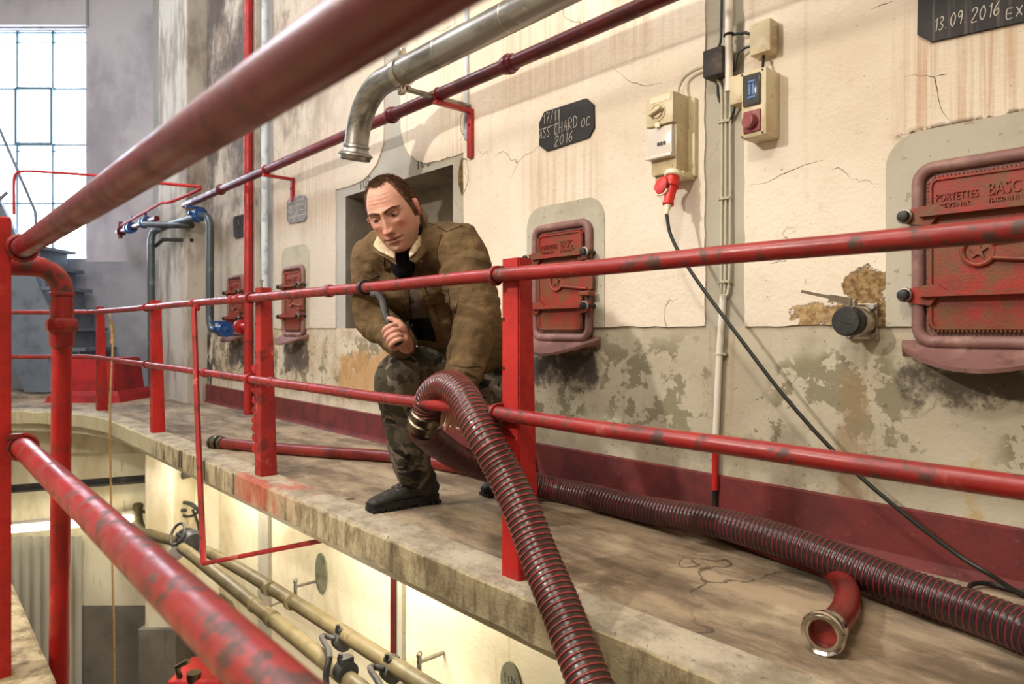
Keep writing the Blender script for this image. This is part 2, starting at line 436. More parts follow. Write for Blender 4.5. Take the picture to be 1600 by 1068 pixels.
def box(bm, a, b, bev=0., mt=None, seg=2):
    a = Vector(a); b = Vector(b)
    r = bmesh.ops.create_cube(bm, size=1)
    vs = r['verts']
    for v in vs: v.co = Vector([(a[i]+b[i])/2 + v.co[i]*abs(b[i]-a[i]) for i in range(3)])
    if mt is not None:
        for v in vs: v.co = mt @ v.co
    if bev:
        es = list({e for v in vs for e in v.link_edges})
        bmesh.ops.bevel(bm, geom=es, offset=bev, segments=seg, affect='EDGES', profile=.5)
FM = Matrix.Rotation(TH, 4, 'Z')                     # far wall frame -> world
def fbox(bm, a, b, bev=0.): box(bm, a, b, bev, FM)

def frame_dirs(pts):
    n = len(pts); T = []
    for i in range(n):
        t = pts[min(i+1, n-1)] - pts[max(i-1, 0)]
        T.append(t.normalized())
    return T
def tube(bm, pts, r, seg=12, caps=True, closed=False, tint=None, side=None):
    """r: number, list, or list of (a, b) half axes; side: hint vector for axis a"""
    pts = [Vector(p) for p in pts]
    n = len(pts)
    T = frame_dirs(pts)
    if closed:
        for i in range(n): T[i] = (pts[(i+1) % n]-pts[i-1]).normalized()
    u = None; rings = []
    lay = bm.verts.layers.float_color.get('tint') if tint else None
    for i in range(n):
        t = T[i]
        if side is not None:
            h = side[i] if isinstance(side, list) else side
            u = (Vector(h) - t*Vector(h).dot(t)).normalized()
        elif u is None:
            h = Vector((0, 0, 1)) if abs(t.z) < .9 else Vector((1, 0, 0))
            u = (h - t*h.dot(t)).normalized()
        else:
            q = T[i-1].rotation_difference(t); u = (q @ u); u = (u - t*u.dot(t)).normalized()
        v = t.cross(u)
        rr = r[i] if isinstance(r, (list, tuple)) else r
        a, b = rr if isinstance(rr, (list, tuple)) else (rr, rr)
        ring = []
        for k in range(seg):
            an = 2*PI*k/seg
            x = bm.verts.new(pts[i] + u*(a*math.cos(an)) + v*(b*math.sin(an)))
            if lay: x[lay] = tint[i]
            ring.append(x)
        rings.append(ring)
    m = n if closed else n-1
    for i in range(m):
        A, B = rings[i], rings[(i+1) % n]
        for k in range(seg): bm.faces.new((A[k], A[(k+1) % seg], B[(k+1) % seg], B[k]))
    if caps and not closed:
        bm.faces.new(rings[0][::-1]); bm.faces.new(rings[-1])
    return rings
def spline(pts, n=8):
    """Catmull-Rom through the points"""
    P = [Vector(p) for p in pts]; P = [P[0]*2-P[1]] + P + [P[-1]*2-P[-2]]
    out = []
    for i in range(1, len(P)-2):
        for k in range(n):
            t = k/n; a, b, c, d = P[i-1], P[i], P[i+1], P[i+2]
            out.append(.5*((2*b)+(c-a)*t+(2*a-5*b+4*c-d)*t*t+(3*b-a-3*c+d)*t**3))
    out.append(P[-2].copy())
    return out
def resample(pts, step):
    out = [pts[0].copy()]; acc = 0
    for a, b in zip(pts, pts[1:]):
        L = (b-a).length; s = step-acc
        while s <= L and L > 1e-9:
            out.append(a.lerp(b, s/L)); s += step
        acc = L-(s-step)
    return out
def disc(bm, c, axis, r, h, seg=24, r2=None, bev=0):
    """cylinder/cone from c along axis by h"""
    c = Vector(c); ax = Vector(axis).normalized()
    pts = [c, c+ax*h]; rr = [r, r if r2 is None else r2]
    if bev:
        pts = [c, c+ax*bev*.3, c+ax*bev, c+ax*(h-bev), c+ax*(h-bev*.3), c+ax*h]
        rr = [r-bev, r-bev*.3, r, rr[1], rr[1]-bev*.3, rr[1]-bev]
    tube(bm, pts, rr, seg)
def ringt(bm, c, axis, R, r, seg=24, s2=8):
    ax = Vector(axis).normalized(); h = Vector((0, 0, 1)) if abs(ax.z) < .9 else Vector((1, 0, 0))
    u = (h-ax*h.dot(ax)).normalized(); v = ax.cross(u); c = Vector(c)
    tube(bm, [c+u*(R*math.cos(2*PI*k/seg))+v*(R*math.sin(2*PI*k/seg)) for k in range(seg)], r, s2, closed=True)
def prism(bm, outline, off):
    """planar outline extruded by the vector off"""
    off = Vector(off)
    a = [bm.verts.new(Vector(p)) for p in outline]; b = [bm.verts.new(Vector(p)+off) for p in outline]
    n = len(a)
    bm.faces.new(a); bm.faces.new(b[::-1])
    for i in range(n): bm.faces.new((a[i], b[i], b[(i+1) % n], a[(i+1) % n]))
def rrect(x0, x1, z0, z1, r, n=6, corners=(1, 1, 1, 1)):
    pts = []
    for (cx, cz, a0, k) in ((x1-r, z0+r, -90, 0), (x1-r, z1-r, 0, 1), (x0+r, z1-r, 90, 2), (x0+r, z0+r, 180, 3)):
        if corners[k]:
            for i in range(n+1):
                a = math.radians(a0+90*i/n); pts.append((cx+r*math.cos(a), cz+r*math.sin(a)))
        else: pts.append(((x1, z0), (x1, z1), (x0, z1), (x0, z0))[k])
    return pts
def lathe(bm, c, axis, prof, seg=28):
    """profile [(along, radius)...] about axis"""
    ax = Vector(axis).normalized(); c = Vector(c)
    h = Vector((0, 0, 1)) if abs(ax.z) < .9 else Vector((1, 0, 0))
    u = (h-ax*h.dot(ax)).normalized(); v = ax.cross(u); R = []
    for s, r in prof:
        R.append([bm.verts.new(c+ax*s+(u*math.cos(2*PI*k/seg)+v*math.sin(2*PI*k/seg))*max(r, 1e-4)) for k in range(seg)])
    for A, B in zip(R, R[1:]):
        for k in range(seg): bm.faces.new((A[k], A[(k+1) % seg], B[(k+1) % seg], B[k]))
    bm.faces.new(R[0][::-1]); bm.faces.new(R[-1])
def ball(bm, c, rad, seg=16, mt=None):
    r = bmesh.ops.create_uvsphere(bm, u_segments=seg, v_segments=max(6, seg//2+2), radius=1)
    rad = rad if hasattr(rad, '__len__') else (rad,)*3
    for v in r['verts']:
        p = Vector([v.co[i]*rad[i] for i in range(3)])
        if mt is not None: p = mt @ p
        v.co = Vector(c)+p
def fontmesh(txt, size, ext, loc, rx=(1, 0, 0), up=(0, 0, 1), align='LEFT'):
    cu = bpy.data.curves.new('t', 'FONT'); cu.body = txt; cu.size = size; cu.extrude = ext; cu.align_x = align; cu.resolution_u = 3
    o = bpy.data.objects.new('t', cu); C.objects.link(o)
    dg = bpy.context.evaluated_depsgraph_get()
    me = bpy.data.meshes.new_from_object(o.evaluated_get(dg))
    bm = NB(); bm.from_mesh(me)
    bpy.data.objects.remove(o); bpy.data.curves.remove(cu); bpy.data.meshes.remove(me)
    rx = Vector(rx); up = Vector(up); nn = rx.cross(up)
    nn.normalize()
    for v in bm.verts: v.co = Vector(loc)+rx*v.co.x+up*v.co.y+nn*v.co.z
    return bm
def fuse(bm, voxel, smooth=4, fac=.5):
    me = bpy.data.meshes.new('f'); bmesh.ops.recalc_face_normals(bm, faces=bm.faces[:]); bm.to_mesh(me); bm.free()
    o = bpy.data.objects.new('f', me); C.objects.link(o)
    m = o.modifiers.new('r', 'REMESH'); m.mode = 'VOXEL'; m.voxel_size = voxel; m.use_smooth_shade = True
    if smooth:
        s = o.modifiers.new('s', 'SMOOTH'); s.iterations = smooth; s.factor = fac
    dg = bpy.context.evaluated_depsgraph_get()
    r = bpy.data.meshes.new_from_object(o.evaluated_get(dg))
    out = NB(); out.from_mesh(r)
    bpy.data.objects.remove(o); bpy.data.meshes.remove(me); bpy.data.meshes.remove(r)
    return out

WY = 2.35                                              # plane of the tank wall
def wx(px, Y=WY): return onY(px, 515, Y).x
# ------------------------------------------------------------------ the setting
NX0, NX1, NZ0, NZ1, ND = -4.386, -3.128, .745, 1.675, .32
ZT, ZB = 5.5, -3.2
def quad(bm, pts, mi=0):
    f = bm.faces.new([bm.verts.new(Vector(p)) for p in pts]); f.material_index = mi
bm = NB()
for x0, x1, z0, z1 in ((-9.9, NX0, ZB, ZT), (NX1, 3.2, ZB, ZT), (NX0, NX1, ZB, NZ0), (NX0, NX1, NZ1, ZT)):
    quad(bm, ((x0, WY, z0), (x1, WY, z0), (x1, WY, z1), (x0, WY, z1)))
b = WY+ND
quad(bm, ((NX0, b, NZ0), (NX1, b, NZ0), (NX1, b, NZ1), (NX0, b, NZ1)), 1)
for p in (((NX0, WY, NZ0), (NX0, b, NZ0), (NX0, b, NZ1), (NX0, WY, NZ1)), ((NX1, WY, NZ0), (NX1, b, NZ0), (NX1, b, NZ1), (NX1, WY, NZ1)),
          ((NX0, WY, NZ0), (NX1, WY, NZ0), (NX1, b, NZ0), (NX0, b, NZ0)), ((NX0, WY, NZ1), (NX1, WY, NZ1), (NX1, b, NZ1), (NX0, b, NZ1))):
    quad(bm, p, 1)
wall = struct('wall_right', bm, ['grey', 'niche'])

def ragged(pts, step=.03, amp=.004, keep=lambda p: True):
    out = []
    n = len(pts)
    for i in range(n):
        a = Vector((pts[i][0], 0, pts[i][1])); c = Vector((pts[(i+1) % n][0], 0, pts[(i+1) % n][1]))
        L = (c-a).length; k = max(1, int(L/step)) if L < 6 else 1
        for j in range(k):
            p = a.lerp(c, j/k)
            p.x += amp*mnoise.noise((p.x*13, p.z*13, 1.7))*2; p.z += amp*mnoise.noise((p.x*13, p.z*13, 8.1))*2
            out.append((p.x, p.z))
    return out
def plate(name, outline, th, m, parent=wall, y=WY):
    bm = NB(); prism(bm, [(x, y, z) for x, z in outline], (0, -th, 0))
    return obj(name, bm, m, parent)
sL, sR = -3.86, -3.66                                 # grey stripe over the niche
plate('plaster_panel', ragged([(wx(1165), .748), (.9, .748), (.9, ZT), (wx(1165), ZT)]), .009, 'cream')
flareR = [(sR + (1-math.cos(a))*.35 + .0, 2.02-.30*math.sin(a)) for a in [PI/2*k/6 for k in range(7)]]
plate('plaster_panel', ragged([(wx(1103), .748), (wx(1103), ZT), (sR, ZT)] + flareR + [(-3.02, 1.72), (-3.02, .748)]), .009, 'cream')
flareL = [(sL - (1-math.cos(a))*.35, 2.02-.28*math.sin(a)) for a in [PI/2*k/6 for k in range(6, -1, -1)]]
plate('plaster_panel', ragged([(-5.62, .748), (-4.52, .748), (-4.52, 1.74)] + flareL + [(sL, ZT), (-5.62, ZT)]), .009, 'cream')
plate('plaster_panel', ragged([(-7.28, .748), (-5.95, .748), (-5.95, ZT), (-7.28, ZT)]), .009, 'cream')
def stencil(txt, px, py, size):
    p = onY(px, py, WY-.001)
    bm = fontmesh(txt, size, .0004, p, align='CENTER')
    obj('stencil_number', bm, 'ink', wall)
stencil('105', 570, 294, .105); stencil('106', 661, 262, .105)
for pl in ([(1413, 121), (1430, 116), (1447, 119), (1461, 121), (1464, 135), (1469, 165), (1477, 180), (1487, 192)], [(1461, 121), (1472, 117), (1484, 116)], [(1360, 14), (1378, 8), (1400, 1)], [(1170, 290), (1200, 284), (1230, 268), (1262, 256), (1290, 250)], [(950, 100), (985, 128), (1010, 134), (1040, 128)]):
    P = []
    for (a, c), (a2, c2) in zip(pl, pl[1:]):
        for k in range(6):
            t = k/6; q = onY(a+(a2-a)*t, c+(c2-c)*t, WY-.009); q.x += .003*mnoise.noise(q*60); q.z += .004*mnoise.noise(q*45+Vector((4, 4, 4))); P.append(q)
    bm = NB(); tube(bm, P, [(.0012*(1.2-abs(i/len(P)-.5)*2), .0006) for i in range(len(P))], 6, side=Vector((0, 0, 1)) if False else None); obj('crack', bm, 'seam', wall)
# skirting
bm = NB()
prof = [(WY, 0), (WY-.034, 0), (WY-.020, .012), (WY-.013, .03), (WY-.012, .172), (WY, .178)]
a = [bm.verts.new((-7.3, y, z)) for y, z in prof]; c = [bm.verts.new((3, y, z)) for y, z in prof]
for i in range(len(prof)-1): bm.faces.new((a[i], a[i+1], c[i+1], c[i]))
bm.faces.new(a); bm.faces.new(c[::-1])
struct('baseboard_right', bm, 'base')
# pillar
bm = NB(); box(bm, (-8.3, 2.15, ZB), (-7.3, 2.4, ZT), .012)
struct('trim_1', bm, 'pillar')
# far end wall with its window opening
WXa, WXb, WZa, WZb, FD = -7.08, -5.29, 1.61, 4.47, 8.5
bm = NB()
for x0, x1, z0, z1, mi in ((-11.8, WXa, 1.62, ZT, 0), (WXb, -4.2, 1.58, ZT, 0), (WXa, WXb, WZb, ZT, 0), (-11.8, WXa, ZB, 1.62, 1), (WXa, WXb, ZB, WZa, 1), (WXb, -4.2, ZB, 1.58, 1)):
    quad(bm, (fw(x0, FD, z0), fw(x1, FD, z0), fw(x1, FD, z1), fw(x0, FD, z1)), mi)
r = FD+.28
for p in ((fw(WXa, FD, WZa), fw(WXb, FD, WZa), fw(WXb, r, WZa), fw(WXa, r, WZa)), (fw(WXa, FD, WZb), fw(WXb, FD, WZb), fw(WXb, r, WZb), fw(WXa, r, WZb)),
          (fw(WXa, FD, WZa), fw(WXa, r, WZa), fw(WXa, r, WZb), fw(WXa, FD, WZb)), (fw(WXb, FD, WZa), fw(WXb, r, WZa), fw(WXb, r, WZb), fw(WXb, FD, WZb))):
    quad(bm, p, 0)
farwall = struct('wall_back', bm, ['farwall', 'fardado'])
bm = NB(); fbox(bm, (-11, FD-.06, WZb+.02), (-5.25, FD, WZb+.62), .01); obj('lintel', bm, 'farwall', farwall)
# window_1
bm = NB()
fx = lambda px: (px-800)/1070*FD
fz = lambda py: CAMZ+(515-py)/1070*FD
cols = [fx(p) for p in (134, 77, 21, -35, -91)]; rows = [fz(p) for p in (48, 136, 224, 316, 404)]
D0, D1 = FD+.06, FD+.10
for x in cols: fbox(bm, (x-.012, D0, WZa), (x+.012, D1, WZb))
for z in rows: fbox(bm, (WXa, D0, z-.010), (WXb, D1, z+.010))
for py in (63, 234): fbox(bm, (WXa, D0, fz(py)-.006), (WXb, D1-.01, fz(py)+.006))
win = obj('window_1', bm, 'winframe'); win['kind'] = 'structure'
for i in range(4):
    for j in range(4):
        bm = NB(); fbox(bm, (cols[i+1]+.012, D0+.016, rows[j+1]+.01), (cols[i]-.012, D0+.021, rows[j]-.01)); obj('pane', bm, 'glass', win)
bm = NB()
x0, x1, z0, z1 = cols[2], cols[1], rows[2], rows[1]
for a, b_ in (((x0, z0-.02), (x1, z0+.022)), ((x0, z1-.018), (x1, z1+.016)), ((x0-.016, z0), (x0+.016, z1)), ((x1-.016, z0), (x1+.016, z1))):
    fbox(bm, (a[0], D0-.03, a[1]), (b_[0], D0, b_[1]))
obj('vent_sash', bm, 'winframe', win)

# walkway: floor, curb and slab
edge = [Vector((3.2, 1.286, 0)), Vector((0, 1.286, 0)), Vector((-3, 1.286, 0)), Vector((-6.3, 1.286, 0))]
P0, P1, P2 = edge[-1], Vector((-7.28, 1.286, 0)), Vector((-7.28, 1.286, 0))-RV*1.0
edge += [P0*(1-t)**2+P1*2*t*(1-t)+P2*t*t for t in [k/8 for k in range(1, 9)]]
edge.append(P2-RV*6)
def offset(pl, d):
    out = []
    T = frame_dirs(pl)
    for p, t in zip(pl, T): out.append(p + Vector((t.y, -t.x, 0))*d)
    return out
inner = offset(edge, .145)
bm = NB()
poly = inner + [fw(-11, 8.7, 0), fw(-4.3, 8.7, 0), Vector((-9, 2.5, 0)), Vector((3.2, 2.5, 0))]
prism(bm, poly, (0, 0, -.12))
struct('floor', bm, 'floor')
bm = NB()
eo = resample(edge, .06); ei = offset(eo, .15)
prof_rows = []
for p, q in zip(eo, ei):
    n1 = .006*mnoise.noise(p*9); n2 = .010*mnoise.noise(p*7+Vector((3, 3, 3)))
    chip = .02*max(0, mnoise.noise(p*5+Vector((9, 1, 4)))-.35)
    t = (q-p).normalized()
    prof_rows.append([q+Vector((0, 0, .0015)), p+t*(.014+chip)+Vector((0, 0, .002)), p+t*n1+Vector((0, 0, -.012-chip)), p+t*n1*.6+Vector((0, 0, -.06)), p+Vector((0, 0, -.118+n2)), q+Vector((0, 0, -.118))])
V = [[bm.verts.new(p) for p in row] for row in prof_rows]
for A, B in zip(V, V[1:]):
    for k in range(5): bm.faces.new((A[k], A[k+1], B[k+1], B[k]))
    bm.faces.new((A[5], A[0], B[0], B[5]))
struct('trim_2', bm, 'curb', smooth=.6)
# recessed slab below
bm = NB()
prism(bm, offset(edge, .10) + [fw(-11, 8.7, 0), fw(-4.3, 8.7, 0), Vector((-9, 2.5, 0)), Vector((3.2, 2.5, 0))], (0, 0, -.08))
bmesh.ops.translate(bm, verts=bm.verts[:], vec=(0, 0, -.122))
struct('trim_3', bm, 'under')
# lower hall: wall under the far walkway, floor, ceiling, rest of the shell
LD = 6.75
bm = NB()
fbox(bm, (-11.8, LD, -1.98), (-2.2, LD+.2, -.2)); struct('wall_lower_far', bm, 'under')
bm = NB(); fbox(bm, (-11.8, LD-.005, ZB), (-2.2, LD+.2, -1.98)); struct('baseboard_lower_far', bm, 'underdado')
bm = NB(); fbox(bm, (-11.8, LD-.09, -.47), (-2.2, LD, -.2), .01); struct('trim_4', bm, 'under')
bm = NB(); fbox(bm, (-3.38, LD-.45, ZB), (-3.12, LD+.05, -.2), .01); struct('trim_5', bm, 'under')
bm = NB(); fbox(bm, (-3.42, LD-.49, ZB), (-3.08, LD, -2.0), .01); struct('trim_6', bm, 'underdado')
for n, px0, px1, zb in ((7, 620, 634, -2.4), (8, 408, 424, -2.6)):
    bm = NB(); box(bm, (wx(px0), WY-.03, zb), (wx(px1), WY, -.2), .004); struct('trim_%d' % n, bm, 'surround')
bm = NB(); box(bm, (-14, -4, ZB-.1), (4, 3, ZB)); struct('floor_lower', bm, 'floor')
bm = NB(); prism(bm, [Vector((3.2, -3.1, ZT)), Vector((3.2, 2.5, ZT)), Vector((-9.2, 2.5, ZT)), fw(-4.2, FD+.1, ZT), fw(-11.8, FD+.1, ZT), Vector((-16, -3.1, ZT))], (0, 0, .1)); struct('ceiling', bm, 'plain')
bm = NB(); box(bm, (-16, -3.1, ZB), (4, -3.0, ZT)); struct('wall_front', bm, 'plain')
bm = NB(); box(bm, (3.1, -3.1, ZB), (3.2, 3, ZT)); struct('wall_end', bm, 'plain')
bm = NB(); box(bm, (-14, -3, -.30), (3.1, .285, -.11), .012); struct('floor_near', bm, 'curb')

# ------------------------------------------------------------------ far railing
RY = 1.318; ZR1, ZR2 = .894, .486
rl = thing('red_railing', 'long chipped red tube railing along the upper walkway edge, before the crouching man', 'railing', (-1.5, 1.37, 0))
RAILP = [Vector((1.6, RY, 0)), Vector((-7.0, RY, 0)), Vector((-7.25, RY-.03, 0)), Vector((-7.34, RY-.13, 0)), fw(-9, 6.33, 0)]
for z, nm in ((ZR1, 'top_rail'), (ZR2, 'middle_rail')):
    bm = NB(); pts = resample(RAILP, .12)
    pts = [p+Vector((0, 0, z+.004*mnoise.noise(p*2))) for p in pts]
    tube(bm, pts, .0205, 16); obj(nm, bm, 'redrail', rl, .6)
def post(bm, X, top=.945, w_=.080, d0=.056, d1=.084, y=RY+.024):
    pts = [(X, y, 0, w_, d1), (X, y, top, w_-.006, d0)]
    vs = []
    for (x, yy, z, ww, dd) in pts: vs.append([bm.verts.new(p) for p in ((x-ww/2, yy, z), (x+ww/2, yy, z), (x+ww/2, yy+dd, z), (x-ww/2, yy+dd, z))])
    for k in range(4): bm.faces.new((vs[0][k], vs[0][(k+1) % 4], vs[1][(k+1) % 4], vs[1][k]))
    bm.faces.new(vs[0][::-1]); bm.faces.new(vs[1])
    bmesh.ops.bevel(bm, geom=[e for e in bm.edges if e.calc_length() > .3], offset=.004, segments=2, affect='EDGES')
def collar(X, z, m='redrail', parent=rl):
    bm = NB(); ringt(bm, (X, RY, z), (1, 0, 0), .0245, .006, 20, 8)
    box(bm, (X-.005, RY, z+.02), (X+.005, RY+.03, z+.03)); obj('collar_ring', bm, m, parent, .6)
for X, m in ((-1.508, 'redpost'), (-3.41, 'peelpost'), (-5.36, 'red')):
    bm = NB(); post(bm, X); po = obj('post', bm, m, rl, label='post with peeling flaking paint' if m == 'peelpost' else None)
    if X > -3.5:
        for z in (.765, .62, .30):
            bm = NB(); disc(bm, (X-.028, RY+.026, z), (0, -1, 0), .0045, .004, 10); obj('bolt_hole', bm, 'black', po)
    if m == 'peelpost':
        bm = NB()
        for k in range(9):
            z = .1+.05*k+.02*random.random(); x = X-.042
            vs = [bm.verts.new(p) for p in ((x, RY+.023, z), (x-.008-.012*random.random(), RY+.012, z+.02), (x-.004, RY+.016, z+.05), (x+.012, RY+.021, z+.045), (x+.01, RY+.022, z))]
            bm.faces.new(vs)
        obj('paint_flakes', bm, 'peelpost', po)
        bm = NB(); tube(bm, [(X-.02, RY+.05, .94), (X-.02, RY+.05, .985)], .005, 8); disc(bm, (X-.02, RY+.05, .975), (0, 0, 1), .009, .012, 6); obj('bolt', bm, 'galv', po)
    collar(X-.035, ZR1); collar(X-.035, ZR2)
bm = NB(); post(bm, 0); bmesh.ops.translate(bm, verts=bm.verts[:], vec=(-7.17, .0, 0)); obj('post', bm, 'red', rl)
# rust-brown joint sleeves on the rails
for X, z in ((-3.62, ZR1), (-3.72, ZR1), (-4.15, ZR2), (-2.62, ZR1), (-4.35, ZR1), (-3.2, ZR2)):
    bm = NB(); lathe(bm, (X, RY, z), (1, 0, 0), [(0, .021), (.006, .026), (.03, .0265), (.036, .021)], 18); obj('joint_sleeve', bm, 'peelpost' if X < -3.3 else 'redrail', rl, .6)
bm = NB(); lathe(bm, (onY(566, 448, RY).x, RY, ZR1), (1, 0, 0), [(0, .0215), (.002, .028), (.022, .029), (.026, .0215)], 18); obj('rubber_band', bm, 'black', rl, .6, 'black rubber band')
# hanging strut: a thin bar from the rail down below the walkway and back under it
p0, p1, p2 = onY(303, 480, RY-.03), onY(318, 880, 1.235), onY(508, 843, 1.5)
bm = NB(); mid = onY(308, 640, RY-.05); tube(bm, [p0, mid, p1], .0165, 4, side=Vector((1, 0, 0))); tube(bm, [p1, p2], .012, 8); disc(bm, p0, (0, 1, 0), .02, .03, 12)
obj('hanging_strut', bm, 'peelpost', rl)

# ------------------------------------------------------------------ near railing
NY = .225
nr = thing('near_red_railing', 'close blurred red railing running from a square post at the left edge', 'railing', (-2.05, .15, -.11))
z1, z2 = CAMZ+.888*NY, CAMZ-1.273*NY
for z, nm in ((z1, 'top_rail'), (z2, 'lower_rail')):
    bm = NB(); pts = [Vector((-2.10+.06*k, NY, z)) for k in range(41)]
    tube(bm, pts, .0245, 24); obj(nm, bm, 'reddark' if z == z1 else 'redrail', nr, .6)
bm = NB(); box(bm, (-2.13, .10, -.115), (-2.06, .205, CAMZ+.275), .004); obj('post', bm, 'redpost', nr)
bm = NB(); ringt(bm, (-2.045, NY, z2), (1, 0, 0), .029, .0065, 24, 8); box(bm, (-2.052, .19, z2+.022), (-2.038, NY, z2+.034)); obj('collar_ring', bm, 'redrail', nr, .6)
bm = NB(); ringt(bm, (-2.045, NY, z1), (1, 0, 0), .029, .0065, 24, 8); obj('collar_ring', bm, 'redrail', nr, .6)
# vertical pipe with elbow and union nut
VX, VYY = -2.234, .335
vp = thing('red_standpipe', 'red vertical pipe with an elbow and union nut beside the near post', 'pipe', (VX, VYY, ZB))
bm = NB()
tube(bm, [(VX, .16, .905), (VX, .24, .905)] + [(VX, VYY-.065+.065*math.sin(a), .84+.065*math.cos(a)) for a in [PI/2*k/8 for k in range(9)]] + [(VX, VYY, .80)], .0275, 20)
lathe(bm, (VX, VYY, .838), (0, 0, -1), [(0, .0275), (.002, .031), (.010, .031), (.012, .0275)], 20)
obj('elbow', bm, 'redrail', vp, .6)
bm = NB(); tube(bm, [(VX, VYY, .81), (VX, VYY, .74)], .029, 20); tube(bm, [(VX, VYY, .765), (VX, VYY, .757), (VX, VYY, .735), (VX, VYY, .728)], [.036, .041, .041, .036], 6); lathe(bm, (VX, VYY, .73), (0, 0, -1), [(0, .031), (.04, .030), (.045, .026)], 20)
obj('union_nut', bm, 'redrail', vp, .5)
bm = NB(); tube(bm, [(VX, VYY, .73), (VX, VYY-.012, -1.0), (VX, VYY-.016, ZB)], .0245, 20); obj('pipe', bm, 'red', vp, .6)

# ------------------------------------------------------------------ overhead pipes
PYo = 2.12; PZ = 1.972
rp = thing('overhead_red_pipe', 'long dark red pipe running overhead along the tank wall on wall brackets', 'pipe', (-3, PYo, PZ))
bm = NB(); tube(bm, [(x, PYo, PZ) for x in (1.5, -1, -4, -7.25)], .033, 20); obj('pipe', bm, 'reddark', rp, .6)
for px in (795, 612, 345):
    X = wx(px, PYo); bm = NB(); lathe(bm, (X-.04, PYo, PZ), (1, 0, 0), [(0, .033), (.008, .040), (.03, .042), (.034, .047), (.05, .047), (.054, .042), (.078, .040), (.085, .033)], 20); obj('coupling', bm, 'reddark', rp, .6)
for px in (740, 461):
    X = wx(px); bm = NB()
    box(bm, (X-.016, PYo-.03, PZ-.055), (X+.016, WY-.016, PZ-.033), .003)
    box(bm, (X-.018, WY-.035, PZ-(.30 if px > 600 else .22)), (X+.018, WY-.0095, PZ-.033), .003)
    ringt(bm, (X, PYo, PZ), (1, 0, 0), .035, .005, 18, 6)
    disc(bm, (X, WY-.035, PZ-.12), (0, -1, 0), .008, .008, 6)
    obj('wall_bracket', bm, 'red', rp)
sp = thing('steel_overhead_pipe', 'fat dull stainless pipe overhead, bending down to an open flanged end above the man', 'pipe', (-3.2, 1.9, 2.04))
SY, SZ = 1.9, CAMZ+.688*1.9
ctr = [Vector((1.0, SY, SZ)), Vector((-1, SY, SZ)), Vector((-2.2, SY, SZ)), Vector((-3.08, SY, SZ))]
dn = Vector((math.sin(math.radians(-12)), 0, -math.cos(math.radians(12))))
Rb = .30
bend = [Vector((-3.12-Rb*math.sin(a), SY, SZ-Rb*(1-math.cos(a)))) for a in [math.radians(6*k) for k in range(0, 14)]]
bm = NB(); tube(bm, ctr+bend+[bend[-1]+dn*.05], .066, 28); obj('pipe', bm, 'steel', sp, .6)
e = bend[-1]+dn*.04
bm = NB(); lathe(bm, e, dn, [(0, .066), (.004, .072), (.016, .074), (.020, .067), (.030, .070), (.044, .080), (.050, .094), (.060, .096), (.064, .088), (.082, .084), (.086, .078), (.084, .070), (.02, .060)], 32); obj('flanged_end', bm, 'steel', sp, .5)
Xc = wx(628, SY); bm = NB(); lathe(bm, (Xc-.02, SY, SZ), (1, 0, 0), [(0, .067), (0, .074), (.04, .074), (.04, .067)], 28)
for s in (1, -1):
    box(bm, (Xc-.02, SY-.012, SZ+s*.07), (Xc+.02, SY+.012, SZ+s*.115), .003); disc(bm, (Xc, SY-.02, SZ+s*.098), (0, 1, 0), .011, .04, 12)
obj('pipe_clamp', bm, 'alu', sp, .6)
bm = NB(); Xb = wx(735, WY); box(bm, (Xb-.02, SY+.03, SZ-.085), (Xb+.02, WY-.01, SZ-.07), .002); box(bm, (Xb-.02, SY-.02, SZ-.075), (Xb+.02, SY+.05, SZ-.062), .002); obj('support_arm', bm, 'galv', sp)
for px in (795, 690): 
    bm = NB(); lathe(bm, (wx(px, SY), SY, SZ), (1, 0, 0), [(0, .0655), (.002, .0672), (.005, .0672), (.007, .0655)], 28); obj('weld_seam', bm, 'alu', sp, .6)
# thin conduit stub and crumbling holes beside the niche
X = wx(733)
bm = NB(); tube(bm, [(X, WY-.018, 3.6), (X, WY-.018, 1.86)], .013, 10); disc(bm, (X, WY-.018, 1.9), (0, 0, -1), .016, .12, 10)
tag(obj('grey_conduit_stub', bm, 'bluewhite', None, .6), 'grey-blue conduit stub ending above the niche corner, behind the bracket of the overhead red pipe', 'conduit')
for px, py, a, c in ((725, 190, .032, .075), (724, 275, .045, .10)):
    p = onY(px, py, WY-.009); bm = NB()
    n = 22; rim = []
    for k in range(n):
        an = 2*PI*k/n; f = 1+.25*mnoise.noise((math.cos(an)*2, math.sin(an)*2, px))
        rim.append((p.x+a*f*math.cos(an), p.z+c*f*math.sin(an)))
    ctrv = bm.verts.new((p.x, WY-.001, p.z)); vs = [bm.verts.new((x, WY-.0105, z)) for x, z in rim]; v2 = [bm.verts.new((p.x+(x-p.x)*.6, WY-.003, p.z+(z-p.z)*.6)) for x, z in rim]
    for k in range(n):
        bm.faces.new((vs[k], vs[(k+1) % n], v2[(k+1) % n], v2[k])); bm.faces.new((v2[k], v2[(k+1) % n], ctrv))
    obj('crumbled_hole', bm, 'rust', wall)

